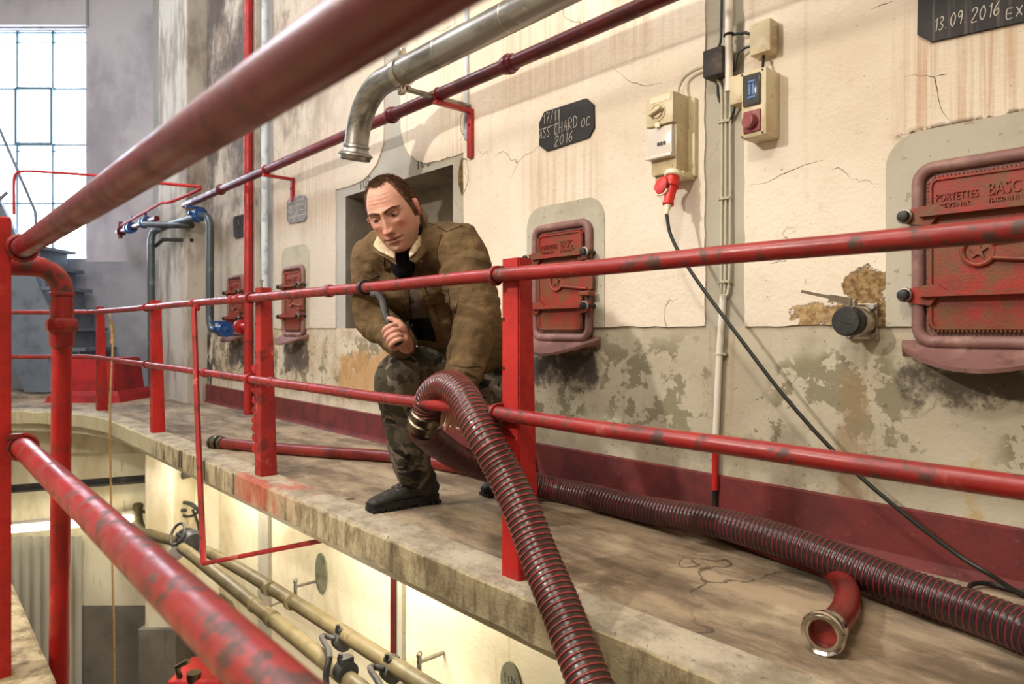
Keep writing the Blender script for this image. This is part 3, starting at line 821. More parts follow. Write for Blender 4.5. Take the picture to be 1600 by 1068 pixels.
# ------------------------------------------------------------------ tank hatches
HW, HZ0, HZ1 = .385, .682, 1.240
def make_hatch(X0, label):
    t = thing('tank_hatch', label, 'hatch', (X0, WY, HZ0), 'red cast iron tank hatches')
    X1 = X0+HW; zc = (HZ0+HZ1)/2
    # frame: rounded ring
    bm = NB(); o = rrect(X0+.016, X1-.016, HZ0+.016, HZ1-.016, .045)
    tube(bm, [(x, WY-.022, z) for x, z in o], .019, 10, closed=True)
    prism(bm, [(x, WY, z) for x, z in rrect(X0+.012, X1-.012, HZ0+.012, HZ1-.012, .045)], (0, -.016, 0))
    fr = obj('frame', bm, 'mauve', t, .7)
    # spout lip
    bm = NB(); n = 22; top = []; bot = []; edge_ = []
    for k in range(n+1):
        u = k/n; x = X0-.035+(HW+.07)*u; y = WY-.012-.14*math.sin(PI*u)**.6; z = HZ0-.002-.066*math.sin(PI*u)**.8
        top.append(bm.verts.new((x, WY-.004, HZ0+.02))); edge_.append(bm.verts.new((x, y, z+.012))); bot.append(bm.verts.new((x, y+.004, z)))
    b2 = [bm.verts.new((v.co.x, WY-.004, HZ0-.03)) for v in top]
    midv = [bm.verts.new((a.co.x, (a.co.y+b_.co.y)/2, min(a.co.z, b_.co.z)+.006)) for a, b_ in zip(top, edge_)]
    for k in range(n):
        bm.faces.new((top[k], top[k+1], midv[k+1], midv[k])); bm.faces.new((midv[k], midv[k+1], edge_[k+1], edge_[k]))
        bm.faces.new((edge_[k], edge_[k+1], bot[k+1], bot[k])); bm.faces.new((bot[k], bot[k+1], b2[k+1], b2[k]))
    obj('spout_lip', bm, 'mauve', t, .7)
    # door panel
    y = WY-.02
    bm = NB(); prism(bm, [(x, y, z) for x, z in rrect(X0+.048, X1-.048, HZ0+.05, HZ1-.05, .02)], (0, -.012, 0))
    o = rrect(X0+.054, X1-.054, HZ0+.056, HZ1-.056, .02); tube(bm, [(x, y-.013, z) for x, z in o], .006, 6, closed=True)
    dr = obj('door', bm, 'iron', t, .7)
    bm = NB()
    zz = HZ0+.06
    while zz < HZ1-.06:                               # toothed rim
        for x in (X0+.0465, X1-.0465): box(bm, (x-.003, y-.016, zz), (x+.003, y-.004, zz+.005))
        zz += .0105
    xx = X0+.06
    while xx < X1-.06:
        for z in (HZ0+.0485, HZ1-.0485): box(bm, (xx, y-.016, z-.003), (xx+.005, y-.004, z+.003))
        xx += .0105
    tr = obj('toothed_rim', bm, 'iron', t); tr['kind'] = 'stuff'
    for dz in (.12, -.12):
        z = zc+dz; bm = NB()
        out = [(X0-.012, z-.022), (X0+.02, z-.028), (X0+.055, z-.034), (X0+.075, z-.009), (X1-.075, z-.009), (X1-.055, z-.034), (X1-.02, z-.028), (X1+.012, z-.022), (X1+.012, z+.016), (X1-.02, z+.024), (X1-.075, z+.009+.02), (X1-.10, z+.009), (X0+.10, z+.009), (X0+.075, z+.009+.02), (X0+.02, z+.024), (X0-.012, z+.016)]
        prism(bm, [(x, y-.012, q) for x, q in out], (0, -.016, 0))
        prism(bm, [(x, y-.026, q) for x, q in ((X0+.03, z-.008), (X1-.03, z-.008), (X1-.03, z+.008), (X0+.03, z+.008))], (0, -.022, 0))
        rb = obj('clamp_bar', bm, 'iron', t)
        for x, L in ((X0-.012, .062), (X1+.006, .085)):
            bm = NB(); disc(bm, (x, WY-.002, z), (0, -1, 0), .010, L, 14); disc(bm, (x, WY-L+.008, z), (0, -1, 0), .016, .022, 16, bev=.004); obj('bolt', bm, 'black', rb, .6)
            bm = NB(); ringt(bm, (x, WY-L+.006, z), (0, -1, 0), .018, .005, 18, 8); obj('washer', bm, 'galv', rb, .6)
    # emblem: ring with a star, and the tapered hinge arm
    ex = X0+.1765
    bm = NB(); ringt(bm, (ex, y-.018, zc), (0, 1, 0), .040, .0075, 28, 8); disc(bm, (ex, y-.010, zc), (0, -1, 0), .038, .006, 24); em = obj('emblem_ring', bm, 'iron', t, .6)
    bm = NB(); st = []
    for k in range(10):
        a = PI/2+PI*k/5; rr = .025 if k % 2 == 0 else .010; st.append((ex+rr*math.cos(a), y-.014, zc+rr*math.sin(a)))
    prism(bm, st, (0, -.009, 0)); obj('star', bm, 'iron', em)
    bm = NB(); prism(bm, [(x, y-.012, q) for x, q in ((ex+.036, zc-.026), (X1-.02, zc-.048), (X1+.02, zc-.044), (X1+.024, zc+.03), (X1-.02, zc+.034), (ex+.036, zc+.018))], (0, -.012, 0))
    for s in (1, -1): tube(bm, [(ex+.036, y-.024, zc+s*.02-.003), (X1-.01, y-.028, zc+s*.036-.006)], .006, 8)
    box(bm, (X1-.03, y-.06, zc-.075), (X1+.03, y-.012, zc-.055), .004)
    obj('hinge_arm', bm, 'iron', t)
    for txt, size, x, z in (('PORTETTES', .032, X0+.066, HZ1-.122), ('BASC', .050, X0+.198, HZ1-.122), ('PEZENAS', .029, X0+.078, HZ1-.150), ('(HERAULT)', .029, X0+.200, HZ1-.150)):
        bm = fontmesh(txt, size, .004, (x, y-.0125, z), rx=(.66, 0, 0)); obj('lettering', bm, 'iron', dr)
    return t
hatch0 = make_hatch(-.749, 'red cast iron tank hatch with star emblem, right of the black capped valve')
for X0, lab in ((-2.445, 'red tank hatch just right of the red post in front of the man'),
                (-5.385, 'red tank hatch under the small grey slate, left of the niche'),
                (-6.63, 'farthest red tank hatch, half hidden behind the red vertical pipe')):
    c = copy_tree(hatch0, Vector((X0, WY, HZ0))); c['label'] = lab
for i, (x0, x1, z0, z1) in enumerate(((-.83, -.27, .30, 1.345), (-2.50, -1.995, .745, 1.335), (-5.45, -4.94, .745, 1.40), (-6.69, -6.19, .745, 1.40))):
    plate('hatch_surround', rrect(x0, x1, z0, z1, .10, 8, (0, 1, 1, 0)), .0125 if z0 > .5 else .012, 'surround' if z0 > .5 else 'grey') if False else plate('hatch_surround', rrect(x0, x1, max(z0, .745), z1, .10, 8, (0, 1, 1, 0)), .0125, 'surround')
bm = NB()
prism(bm, [(x, WY-.0125, z) for x, z in rrect(-.83, -.27, .745, 1.345, .1, 8, (0, 1, 1, 0))][9:19], (0, -.001, 0)) if False else None
bm.free()

# ------------------------------------------------------------------ slates with chalk writing
GL = {
 '1': [[(.1, .75), (.3, 1), (.3, 0)]], '7': [[(0, 1), (.55, 1), (.2, 0)], [(.1, .5), (.5, .5)]], '/': [[(0, -.1), (.35, 1.1)]],
 '2': [[(0, .8), (.15, 1), (.45, .98), (.5, .7), (.05, .05), (.6, .0)]], '0': [[(.3, 1), (.05, .7), (.05, .3), (.3, 0), (.52, .3), (.52, .7), (.3, 1)]],
 '6': [[(.45, 1), (.12, .6), (.03, .25), (.25, 0), (.5, .2), (.4, .48), (.08, .35)]], '3': [[(.02, .9), (.3, 1), (.48, .78), (.2, .52), (.5, .3), (.3, 0), (0, .1)]],
 '9': [[(.5, .75), (.3, 1), (.05, .8), (.2, .5), (.5, .7), (.42, 0)]], '.': [[(.05, 0), (.1, .04)]],
 'A': [[(0, 0), (.3, 1), (.55, 0)], [(.1, .4), (.5, .4)]], 'S': [[(.5, .9), (.2, 1), (.05, .75), (.45, .35), (.3, 0), (0, .1)]],
 'C': [[(.55, .9), (.2, 1), (.02, .5), (.2, 0), (.55, .15)]], 'H': [[(0, 1), (0, 0)], [(.5, 1), (.5, 0)], [(0, .5), (.5, .5)]],
 'R': [[(0, 0), (0, 1), (.45, .9), (.4, .55), (0, .5), (.5, 0)]], 'D': [[(0, 0), (0, 1), (.4, .85), (.55, .5), (.4, .1), (0, 0)]],
 'O': [[(.3, 1), (.02, .6), (.1, .1), (.35, 0), (.58, .4), (.5, .9), (.3, 1)]], 'E': [[(.5, 1), (0, 1), (0, 0), (.5, 0)], [(0, .5), (.4, .5)]],
 'X': [[(0, 1), (.55, 0)], [(.55, 1), (0, 0)]], '|': [[(0, -.1), (0, 1.1)]], '_': [[(0, 0), (2.6, 0)]], ' ': []}
def chalk(bm, txt, x, z, h, y, sp=.72, slant=.0, slope=0., r=.0013):
    cx = x
    for ch in txt:
        wch = .35 if ch in '1/.|' else .62
        for pl in GL[ch]:
            pts = []
            for a, b_ in pl:
                pts.append(Vector((cx+(a+slant*b_)*h*sp, y, z+b_*h+(cx-x)*slope+.02*h*mnoise.noise((cx*50+a*7, b_*5, 3)))))
            pts = spline(pts, 4) if len(pts) > 3 else pts
            tube(bm, pts, [(r, .0006)]*len(pts), 6, side=Vector((0, 0, 1)) if False else None)
        cx += (wch+.22)*h*sp
def slate(outline, label, th=.012, m='slate', y=WY-.009):
    x = sum(p[0] for p in outline)/len(outline); z = min(p[1] for p in outline)
    t = thing('slate_board', label, 'slate', (x, y, z))
    bm = NB(); prism(bm, [(a, y, b_) for a, b_ in outline], (0, -th, 0)); obj('slate', bm, m, t)
    return t
def pol(pts, Y): return [(onY(a, b_, Y).x, onY(a, b_, Y).z) for a, b_ in pts]
ys = WY-.021
s1 = slate(pol([(850.4, 174.7), (915.6, 153.3), (926.8, 163.4), (927.6, 198.7), (919.3, 214.4), (853.4, 236), (842.2, 227), (842.2, 192)], ys), 'small black slate with clipped corners chalked 17/11 ASS CHARD OC 2016')
bm = NB()
def ch_at(txt, px, py, hpx, **k):
    p = onY(px, py, ys); h = abs(onY(px, py-hpx, ys).z-p.z); chalk(bm, txt, p.x, p.z, h, ys-.0007, **k)
ch_at('17/11', 848, 194, 15, sp=.80, slant=.1)
ch_at('ASS', 843, 217, 14, sp=.70, slant=.1); ch_at('CHARD', 866, 211, 17, sp=.72, slant=.08, slope=.06); ch_at('OC', 908, 199, 13, sp=.95, slant=.1)
ch_at('2016', 866, 229, 15, sp=.9, slant=.2, slope=.05)
a, c, d_ = onY(842.5, 203, ys-.0007), onY(874, 192, ys-.0007), onY(874, 171, ys-.0007)
tube(bm, [a, c], .0012, 6); tube(bm, [c, d_], .0012, 6)
obj('chalk_writing', bm, 'chalk', s1)
s2 = slate(pol([(1435, -60), (1600, -105), (1760, -140), (1760, -20), (1600, 33), (1453.6, 65), (1433, 54)], ys), 'large black slate chalked 13.09.2016 EX at the upper right corner')
bm = NB(); ch_at('13.09.', 1459, 50, 20, sp=.56, slant=.2, slope=.03); ch_at('2016', 1517, 36, 21, sp=.62, slant=.18, slope=.02); ch_at('EX', 1573, 30, 15, sp=.95, slant=.05)
obj('chalk_writing', bm, 'chalk', s2)
s3 = slate(pol([(452, 309), (474, 304), (478, 310), (478, 340), (474, 345), (452, 349), (448, 344), (448, 315)], ys), 'small grey slate covered in chalk above the hatch left of the niche', m='slategrey')
s4 = slate(pol([(366, 338), (381, 334), (382, 368), (368, 373), (365, 368), (364, 342)], ys), 'far small black slate left of the red vertical pipe')
bm = NB(); ch_at('1', 372, 352, 8); obj('chalk_mark', bm, 'chalk', s4)
bm = NB()
for k in range(4): ch_at('OCE0', 450, 320+8*k, 6, sp=.9) if False else tube(bm, [onY(451, 316+8*k, ys-.0006), onY(460, 315+8*k, ys-.0006), onY(468, 312+8*k, ys-.0006), onY(475, 311+8*k, ys-.0006)], .003, 5)
obj('chalk_writing', bm, 'chalk', s3)

# ------------------------------------------------------------------ switch gear
def hexa(bm, x0, x1, z0, z1, y0, y1, bev=.006): box(bm, (x0, min(y0, y1), z0), (x1, max(y0, y1), z1), bev)
# isolator box with red plug
x0, x1, zt, zb = -1.674, -1.549, 1.655, 1.345
b1 = thing('isolator_box', 'yellowed beige isolator box with a rotary switch and clear window, red plug below', 'switch box', (x0, WY, zb))
bm = NB(); hexa(bm, x0-.012, x1+.03, zb-.01, zt-.01, WY-.03, WY, .004); hexa(bm, x0+.004, x1, zb, zt-.03, WY-.11, WY-.02, .008); obj('housing', bm, 'beigeplastic', b1, .5)
bm = NB(); hexa(bm, x0-.004, x1+.002, 1.535, zt, WY-.135, WY-.008, .006); lid = obj('switch_cover', bm, 'beigeplastic', b1, .5)
bm = NB(); hexa(bm, x0+.002, x1-.008, 1.415, 1.53, WY-.128, WY-.10, .006); hexa(bm, x0-.002, x1-.004, 1.405, 1.418, WY-.142, WY-.10, .003); win_ = obj('window_flap', bm, 'clearish', b1, .5)
bm = NB()
for k in range(3): hexa(bm, x0+.05+.014*k, x0+.06+.014*k, 1.455, 1.468, WY-.132, WY-.125, .001)
obj('breaker_toggle', bm, 'smoke', win_)
kx = (x0+x1)/2-.006; kz = 1.585
bm = NB(); lathe(bm, (kx, WY-.133, kz), (0, -1, 0), [(0, .036), (.006, .036), (.008, .030), (.004, .028)], 28); obj('dial_ring', bm, 'beigeplastic', lid, .5)
bm = NB(); disc(bm, (kx, WY-.135, kz), (0, -1, 0), .024, .010, 24, bev=.003); mt = Matrix.Translation((kx, 0, kz)) @ Matrix.Rotation(math.radians(-18), 4, 'Y') @ Matrix.Translation((-kx, 0, -kz)); box(bm, (kx-.030, WY-.165, kz-.006), (kx+.030, WY-.14, kz+.006), .003, mt); obj('rotary_knob', bm, 'beigeplastic', lid, .5)
bm = NB(); hexa(bm, x0+.02, x1-.01, 1.624, 1.648, WY-.1365, WY-.134, .0005); obj('paper_label', bm, 'ivory', lid)
bm = NB(); hexa(bm, kx-.010, kx+.012, 1.525, 1.545, WY-.142, WY-.134, .002); obj('latch', bm, 'ivory', lid)
bm = NB(); hexa(bm, x0+.01, x1+.02, zb-.02, zb+.005, WY-.09, WY-.01, .004); obj('socket_base', bm, 'beigeplastic', b1, .5)
# plug
pc = onY(1043, 296, 2.225)
pg = thing('red_plug', 'red industrial plug hanging in the socket under the beige isolator box', 'plug', pc)
dv = Vector((.05, -.35, -1)).normalized()
bm = NB(); s0 = pc+Vector((.012, .02, .055)); lathe(bm, s0, dv, [(0, .026), (.03, .027), (.035, .030), (.05, .030), (.055, .024), (.11, .019), (.118, .022), (.126, .022), (.13, .016)], 22); obj('plug_body', bm, 'plugred', pg, .5)
bm = NB(); disc(bm, pc+Vector((-.012, -.018, .012)), (-.25, -1, .25), .036, .012, 26, bev=.004); cp = obj('cap_flap', bm, 'plugred', pg, .5)
bm = NB(); c_ = pc+Vector((-.012, -.034, .012)); ax = Vector((-.25, -1, .25)).normalized(); tube(bm, [c_+Vector((.034*math.cos(a), 0, .034*math.sin(a)))-ax*.004 for a in [math.radians(205+10*k) for k in range(14)]], .005, 6); obj('cap_rim', bm, 'ivory', cp, .6)
bm = NB(); lathe(bm, s0+dv*-.012, dv, [(0, .034), (.016, .036), (.02, .032)], 22); obj('socket_collar', bm, 'ivory', pg, .5)
ce = s0+dv*.13
bm = NB(); lathe(bm, ce, dv, [(0, .014), (.012, .010), (.014, .012), (.024, .009), (.026, .011), (.038, .0075)], 16); obj('cable_gland', bm, 'ivory', pg, .5)
# black cable down to the floor coil
cst = ce+dv*.035
cpts = [cst] + [onY(px, py, Y) for px, py, Y in ((1050, 372, 2.19), (1085, 432, 2.20), (1150, 520, 2.215), (1225, 618, 2.23), (1310, 712, 2.245), (1400, 792, 2.255), (1490, 862, 2.265), (1545, 896, 2.26))]
cpts += [onZ(1600, 930, .008), onZ(1660, 940, .008), onZ(1660, 912, .010), onZ(1600, 905, .012), onZ(1550, 905, .014), onZ(1517, 914, .014), onZ(1522, 930, .010), onZ(1570, 945, .008), onZ(1640, 955, .008), onZ(1720, 965, .008)]
for p in cpts: p.y = min(p.y, WY-.045) if p.z < .06 else p.y
bm = NB(); tube(bm, spline(cpts, 8), .0068, 10)
tag(obj('black_cable', bm, 'cable', None, .6, None, cpts[-1]), 'black cable sagging from the red plug to a loose loop on the floor', 'cable')
# black junction box
bm = NB(); hexa(bm, -1.455, -1.373, 1.688, 1.792, WY-.075, WY-.005, .005); bb = tag(obj('black_junction_box', bm, 'blackbox', None, .5, None, (-1.414, WY, 1.688)), 'rusty black junction box left of the white vertical pipe', 'junction box')
# breaker box
x0, x1, zb, zt = -1.280, -1.183, 1.414, 1.652
b2 = thing('breaker_box', 'beige breaker box with a smoked window and a faded red socket', 'switch box', (x0, WY, zb))
bm = NB(); hexa(bm, x0, x1, zb, zt, WY-.105, WY, .008); obj('housing', bm, 'beigeplastic', b2, .5)
bm = NB(); hexa(bm, x0+.012, x1-.02, 1.525, 1.635, WY-.116, WY-.10, .004); sw = obj('smoked_window', bm, 'smoke', b2, .5)
bm = NB()
for k in range(2): hexa(bm, x0+.036+.013*k, x0+.046+.013*k, 1.56, 1.60, WY-.119, WY-.114, .001)
obj('breaker', bm, 'blueplastic', sw)
bm = NB(); hexa(bm, x0+.032, x0+.064, 1.548, 1.556, WY-.1185, WY-.114, .001); hexa(bm, x0+.034, x0+.062, 1.603, 1.612, WY-.1185, WY-.114, .001); obj('label_strip', bm, 'blueplastic', sw)
bm = NB(); hexa(bm, x0+.012, x1-.02, 1.43, 1.508, WY-.112, WY-.10, .004); sk = obj('socket_plate', bm, 'socketred', b2, .5)
bm = NB(); disc(bm, (x0+.045, WY-.108, 1.468), (-.25, -1, 0), .026, .026, 22, bev=.004); obj('socket_lid', bm, 'socketred', sk, .5)
bm = NB(); hexa(bm, x0+.02, x0+.034, 1.455, 1.475, WY-.125, WY-.11, .002); obj('lid_latch', bm, 'ivory', sk)
bm = NB()
for x in (x0+.006, x1-.014):
    for z in (zb+.008, zt-.01): disc(bm, (x, WY-.104, z), (0, -1, 0), .004, .003, 10)
obj('screw', bm, 'black', b2)
bm = NB(); hexa(bm, -1.345, -1.285, 1.56, 1.665, WY-.07, WY-.002, .005)
tag(obj('blank_cover_box', bm, 'beigeplastic', None, .5, None, (-1.31, WY, 1.56)), 'plain beige cover box between the white pipe and the breaker box', 'junction box')
jb = thing('beige_junction_box', 'square beige junction box above the breaker box', 'junction box', (-1.23, WY, 1.72))
bm = NB(); hexa(bm, -1.268, -1.188, 1.718, 1.834, WY-.068, WY-.005, .006); obj('housing', bm, 'beigeplastic', jb, .5)
bm = NB()
for z in (1.75, 1.795): lathe(bm, (-1.190, WY-.035, z), (1, 0, 0), [(0, .016), (.003, .016), (.004, .012), (.002, .010)], 18)
obj('knockout', bm, 'conduit', jb, .5)
# pipes and conduits on the stripe
bm = NB(); X = -1.359
tube(bm, [(X, WY-.05, 4.2), (X, WY-.05, 1.62)], .0145, 14)
wp = obj('white_vertical_pipe', bm, 'whitepvc', None, .6, None, (X, WY-.05, 1.62)); tag(wp, 'white vertical pipe coming down the grey stripe between the junction boxes', 'pipe')
bm = NB(); ringt(bm, (X, WY-.05, 1.83), (0, 0, 1), .017, .005, 16, 6); tube(bm, [(X, WY-.05, 1.83), (X+.06, WY-.04, 1.822), (-1.262, WY-.04, 1.80)], .006, 8); obj('cable_tie', bm, 'cable', wp, .6)
cg = 'grey conduits on the stripe'
names = ('leftmost of three thin grey conduits on the grey stripe', 'middle one of three thin grey conduits on the grey stripe', 'rightmost of three thin grey conduits on the grey stripe')
for i, px in enumerate((1127, 1133, 1140)):
    bm = NB(); Y = WY-.016; a = onY(px+1, 165, Y); c = onY(px, 428, Y); e_ = onY(1129+(i-1)*2.2, 462, Y)
    tube(bm, spline([a+Vector(((i-1)*.012, -.01, .10)), a, c, e_, e_+Vector((0, 0, -.02))], 6), .0056, 10)
    tag(obj('grey_conduit', bm, 'conduit', None, .6, None, e_), names[i], 'conduit', cg)
bm = NB(); Y = WY-.022
p = [onY(1130, 462, Y), onY(1124, 555, Y), onY(1118, 690, Y)]
tube(bm, p, .0125, 14); lc = thing('lower_white_conduit', 'white conduit down the lower wall with a red painted foot', 'conduit', p[2])
obj('pipe', bm, 'whitepvc', lc, .6)
bm = NB(); tube(bm, [p[2], onY(1117, 765, Y)], .0128, 14); obj('painted_foot', bm, 'redpost', lc, .6, 'red painted foot')
bm = NB(); tube(bm, [onY(1117, 765, Y), onY(1116.5, 792, Y)], .010, 14); obj('black_end', bm, 'black', lc, .6)
for py in (190, 310, 440):
    a = onY(1133.5, py, WY-.012); bm = NB(); box(bm, (a.x-.024, WY-.026, a.z-.004), (a.x+.024, WY-.006, a.z+.004), .001)
    for s in (-1, 0, 1): box(bm, (a.x+s*.021-.002, WY-.028, a.z-.006), (a.x+s*.021+.002, WY, a.z+.006))
    tag(obj('conduit_clip', bm, 'conduit', None, None, None, a), {190: 'uppermost clip bar across the three grey conduits', 310: 'middle clip bar across the three grey conduits', 440: 'lowest clip bar across the three grey conduits'}[py], 'clip', 'conduit clips')
a = onY(1124, 553, WY-.022); bm = NB(); ringt(bm, a, (0, 0, 1), .0135, .004, 16, 6); box(bm, (a.x-.022, WY-.02, a.z-.005), (a.x+.022, WY, a.z+.005)); obj('clip', bm, 'conduit', lc)
for k, (pts, lab, m) in enumerate((([(1101, 104, 2.30), (1084, 110, 2.31), (1068, 122, 2.31), (1060, 138, 2.29), (1059, 150, 2.26)], 'grey bent conduit from the black junction box to the isolator box', 'conduit'),
    ([(1128, -20, 2.32), (1127, 40, 2.32), (1126, 64, 2.32), (1122, 76, 2.30)], 'dark cable running down into the black junction box', 'cable'),
    ([(1124, 112, 2.30), (1122, 128, 2.33), (1122, 148, 2.335), (1126, 160, 2.335)], 'short dark cable hanging under the black junction box', 'cable'),
    ([(1148, 112, 2.32), (1152, 85, 2.31), (1162, 76, 2.31), (1174, 72, 2.31)], 'bent dark cable between the white pipe and the beige junction box', 'cable'),
    ([(1192, 76, 2.31), (1193, 88, 2.31), (1192, 104, 2.29)], 'short dark cable joining the beige junction box and the breaker box', 'cable'),
    ([(1146, 155, 2.32), (1150, 160, 2.325), (1147, 172, 2.33), (1142, 186, 2.334)], 'short dark cable under the blank cover box', 'cable'))):
    P = [onY(*q) for q in pts]; bm = NB(); tube(bm, spline(P, 6), .0065 if m == 'conduit' else .005, 10)
    tag(obj('wall_cable', bm, m, None, .6, None, P[-1]), lab, 'cable')

# ------------------------------------------------------------------ valve on the wall
vc = onY(1348, 502, WY-.012); vx, vz = vc.x, vc.z
va = thing('tank_valve', 'steel flanged tank valve with a round black cap and a lever handle', 'valve', (vx, WY, vz))
bm = NB(); hexa(bm, vx-.048, vx+.048, vz-.058, vz+.058, WY-.024, WY-.004, .002); obj('square_flange', bm, 'alu', va)
bm = NB(); lathe(bm, (vx, WY-.024, vz), (0, -1, 0), [(0, .040), (.012, .040), (.014, .050), (.05, .050), (.054, .046), (.06, .048), (.07, .046)], 32); obj('valve_body', bm, 'alu', va, .5)
bm = NB(); lathe(bm, (vx-.004, WY-.09, vz), (-.08, -1, 0), [(0, .046), (.004, .048), (.034, .047), (.040, .043), (.041, .001)], 32); obj('cap', bm, 'black', va, .5)
for sx in (-1, 1):
    for sz in (-1, 1):
        bm = NB(); x, z = vx+sx*.036, vz+sz*.046; lathe(bm, (x, WY-.022, z), (0, -1, 0), [(0, .013), (.003, .013), (.003, .010), (.012, .010), (.014, .007)], 12); obj('flange_bolt', bm, 'galv', va, .5)
bm = NB(); a = Vector((vx-.012, WY-.062, vz+.062)); tip = onY(1252, 455, WY-.12); m_ = a.lerp(tip, .45)
dirv = (tip-a).normalized(); up = Vector((0, 0, 1)); sd = dirv.cross(up).normalized(); u2 = sd.cross(dirv)
def bar(bm, p, q, wd, h):
    pts = []
    for c_, hh in ((p, h[0]), (q, h[1])): pts.append([bm.verts.new(c_+sd*s*wd/2+u2*t*hh/2) for s, t in ((-1, -1), (1, -1), (1, 1), (-1, 1))])
    for k in range(4): bm.faces.new((pts[0][k], pts[0][(k+1) % 4], pts[1][(k+1) % 4], pts[1][k]))
    bm.faces.new(pts[0][::-1]); bm.faces.new(pts[1])
bar(bm, a, m_, .026, (.024, .018)); bar(bm, m_, tip, .024, (.010, .009)); bar(bm, a-Vector((0, .01, .0)), a-Vector((.0, .01, .03)), .01, (.02, .02)) if False else box(bm, (a.x-.012, a.y-.012, vz+.03), (a.x+.012, a.y+.012, a.z+.008), .002)
obj('lever', bm, 'alu', va)
bm = NB(); tube(bm, [a+Vector((-.004, -.016, .022)), a+Vector((.0, -.02, 0)), a+Vector((-.004, -.018, -.02)), a+Vector((-.012, -.012, -.024))], .003, 8); obj('hook', bm, 'galv', va, .6)

# ------------------------------------------------------------------ pipes on the far stretch of the wall
bm = NB(); X = wx(388, 2.26); tube(bm, [(X, 2.26, 5.2), (X, 2.26, 0)], .037, 16)
q = onY(372, 510, 2.26); tube(bm, [(X, 2.26, q.z), (X-.18, 2.26, q.z)], .034, 14); lathe(bm, (X-.14, 2.26, q.z), (-1, 0, 0), [(0, .034), (.01, .06), (.06, .06), (.07, .034)], 16); ringt(bm, (X, 2.26, q.z-.12), (0, 0, 1), .038, .006, 16, 6)
tag(obj('red_vertical_pipe', bm, 'red', None, .6, None, (X, 2.26, 0)), 'bright red vertical pipe against the wall beyond the peeling post', 'pipe')
bm = NB(); X = wx(414, 2.29); tube(bm, [(X, 2.29, 5.2), (X, 2.29, .16)], .028, 14); dp = obj('pale_downpipe', bm, 'bluewhite', None, .6, None, (X, 2.29, .16)); tag(dp, 'pale blue-white downpipe right of the red vertical pipe', 'pipe')
bm = NB(); box(bm, (wx(396), WY-.05, .2), (wx(408), WY, ZT), .006)
tag(obj('cream_cable_duct', bm, 'pillar', None, None, None, (wx(402), WY, .2)), 'cream rectangular duct between the red vertical pipe and pale downpipe', 'duct')
gp = thing('grey_drain_pipes', 'blue-grey pipe loop with blue valves in front of the far pillar', 'pipe', atd(237, 600, 7.2))
P = [atd(237, 606, 7.2), atd(236, 372, 7.2), atd(240, 362, 7.2), atd(262, 352, 7.05), atd(312, 338, 6.6), atd(324, 337, 6.5), atd(328, 348, 6.45), atd(328, 500, 6.45), atd(331, 514, 6.4), atd(346, 516, 6.25)]
bm = NB(); tube(bm, resample(P, .05), .036, 14); obj('pipe', bm, 'greypipe', gp, .6)
for px, py, d, nm in ((311, 336, 6.6, 1), (350, 515, 6.2, 2)):
    bm = NB(); c_ = atd(px, py, d); ball(bm, c_, (.075, .075, .06), 14); disc(bm, c_+Vector((.0, -.05, 0)), (0, -1, .3), .02, .05, 10); disc(bm, c_-Vector((.06, 0, 0)), (1, 0, 0), .065, .03, 16); disc(bm, c_+Vector((.035, 0, 0)), (1, 0, 0), .065, .03, 16); box(bm, c_+Vector((-.012, -.12, .06)), c_+Vector((.012, .05, .08)), .003); obj('valve', bm, 'valveblue', gp, .6, 'blue valve')
mv = thing('pipe_manifold', 'dark pipe end with two blue valves by the far wall corner', 'valve', atd(215, 348, 7.4))
A, B = atd(188, 362, 8.2), atd(245, 341, 7.3)
bm = NB(); tube(bm, [A, A.lerp(B, .5), B], .03, 12); disc(bm, A, (B-A), .055, .05, 14); tube(bm, [A+Vector((0, 0, -.08)), A+Vector((0, 0, .12))], .025, 10); obj('pipe', bm, 'reddark', mv, .6)
for t in (.3, .72):
    bm = NB(); c_ = A.lerp(B, t); dd = (B-A).normalized(); disc(bm, c_-dd*.07, dd, .06, .04, 14); disc(bm, c_+dd*.03, dd, .06, .04, 14); ball(bm, c_, .052, 12); tube(bm, [c_, c_+Vector((0, 0, .12))], .014, 8); box(bm, c_+Vector((-.05, -.01, .11)), c_+Vector((.05, .01, .13)), .003); obj('valve', bm, 'valveblue', mv, .6, 'blue valve')
bm = NB(); P = [atd(190, 352, 8.1), atd(232, 328, 7.4), atd(252, 317, 7.1), atd(264, 316, 7.0), atd(285, 308, 6.85), atd(311, 296, 6.6), atd(313, 292, 6.58), atd(306, 291, 6.6), atd(240, 285, 6.8), atd(190, 279, 6.95), atd(135, 273, 7.1), atd(76, 269, 7.25), atd(40, 267, 7.3), atd(28, 270, 7.3), atd(22, 280, 7.3), atd(22, 340, 7.3)]
tube(bm, resample(spline(P, 5), .04), .016, 10)
tag(obj('thin_red_pipe', bm, 'redpost', None, .6, None, P[0]), 'thin red pipe crossing the window and bending back along the far wall corner', 'pipe')
bm = NB(); c_ = atd(270, 352, 6.9); tube(bm, [atd(225, 350, 7.3), c_, atd(300, 352, 6.75)], .03, 10); tube(bm, [atd(243, 384, 7.25), atd(255, 374, 7.15), atd(300, 375, 6.9)], .02, 8)
tag(obj('dark_bracket_pipe', bm, 'darkpipe', None, .6, None, c_), 'dark short pipes strapped across the far pillar', 'pipe')

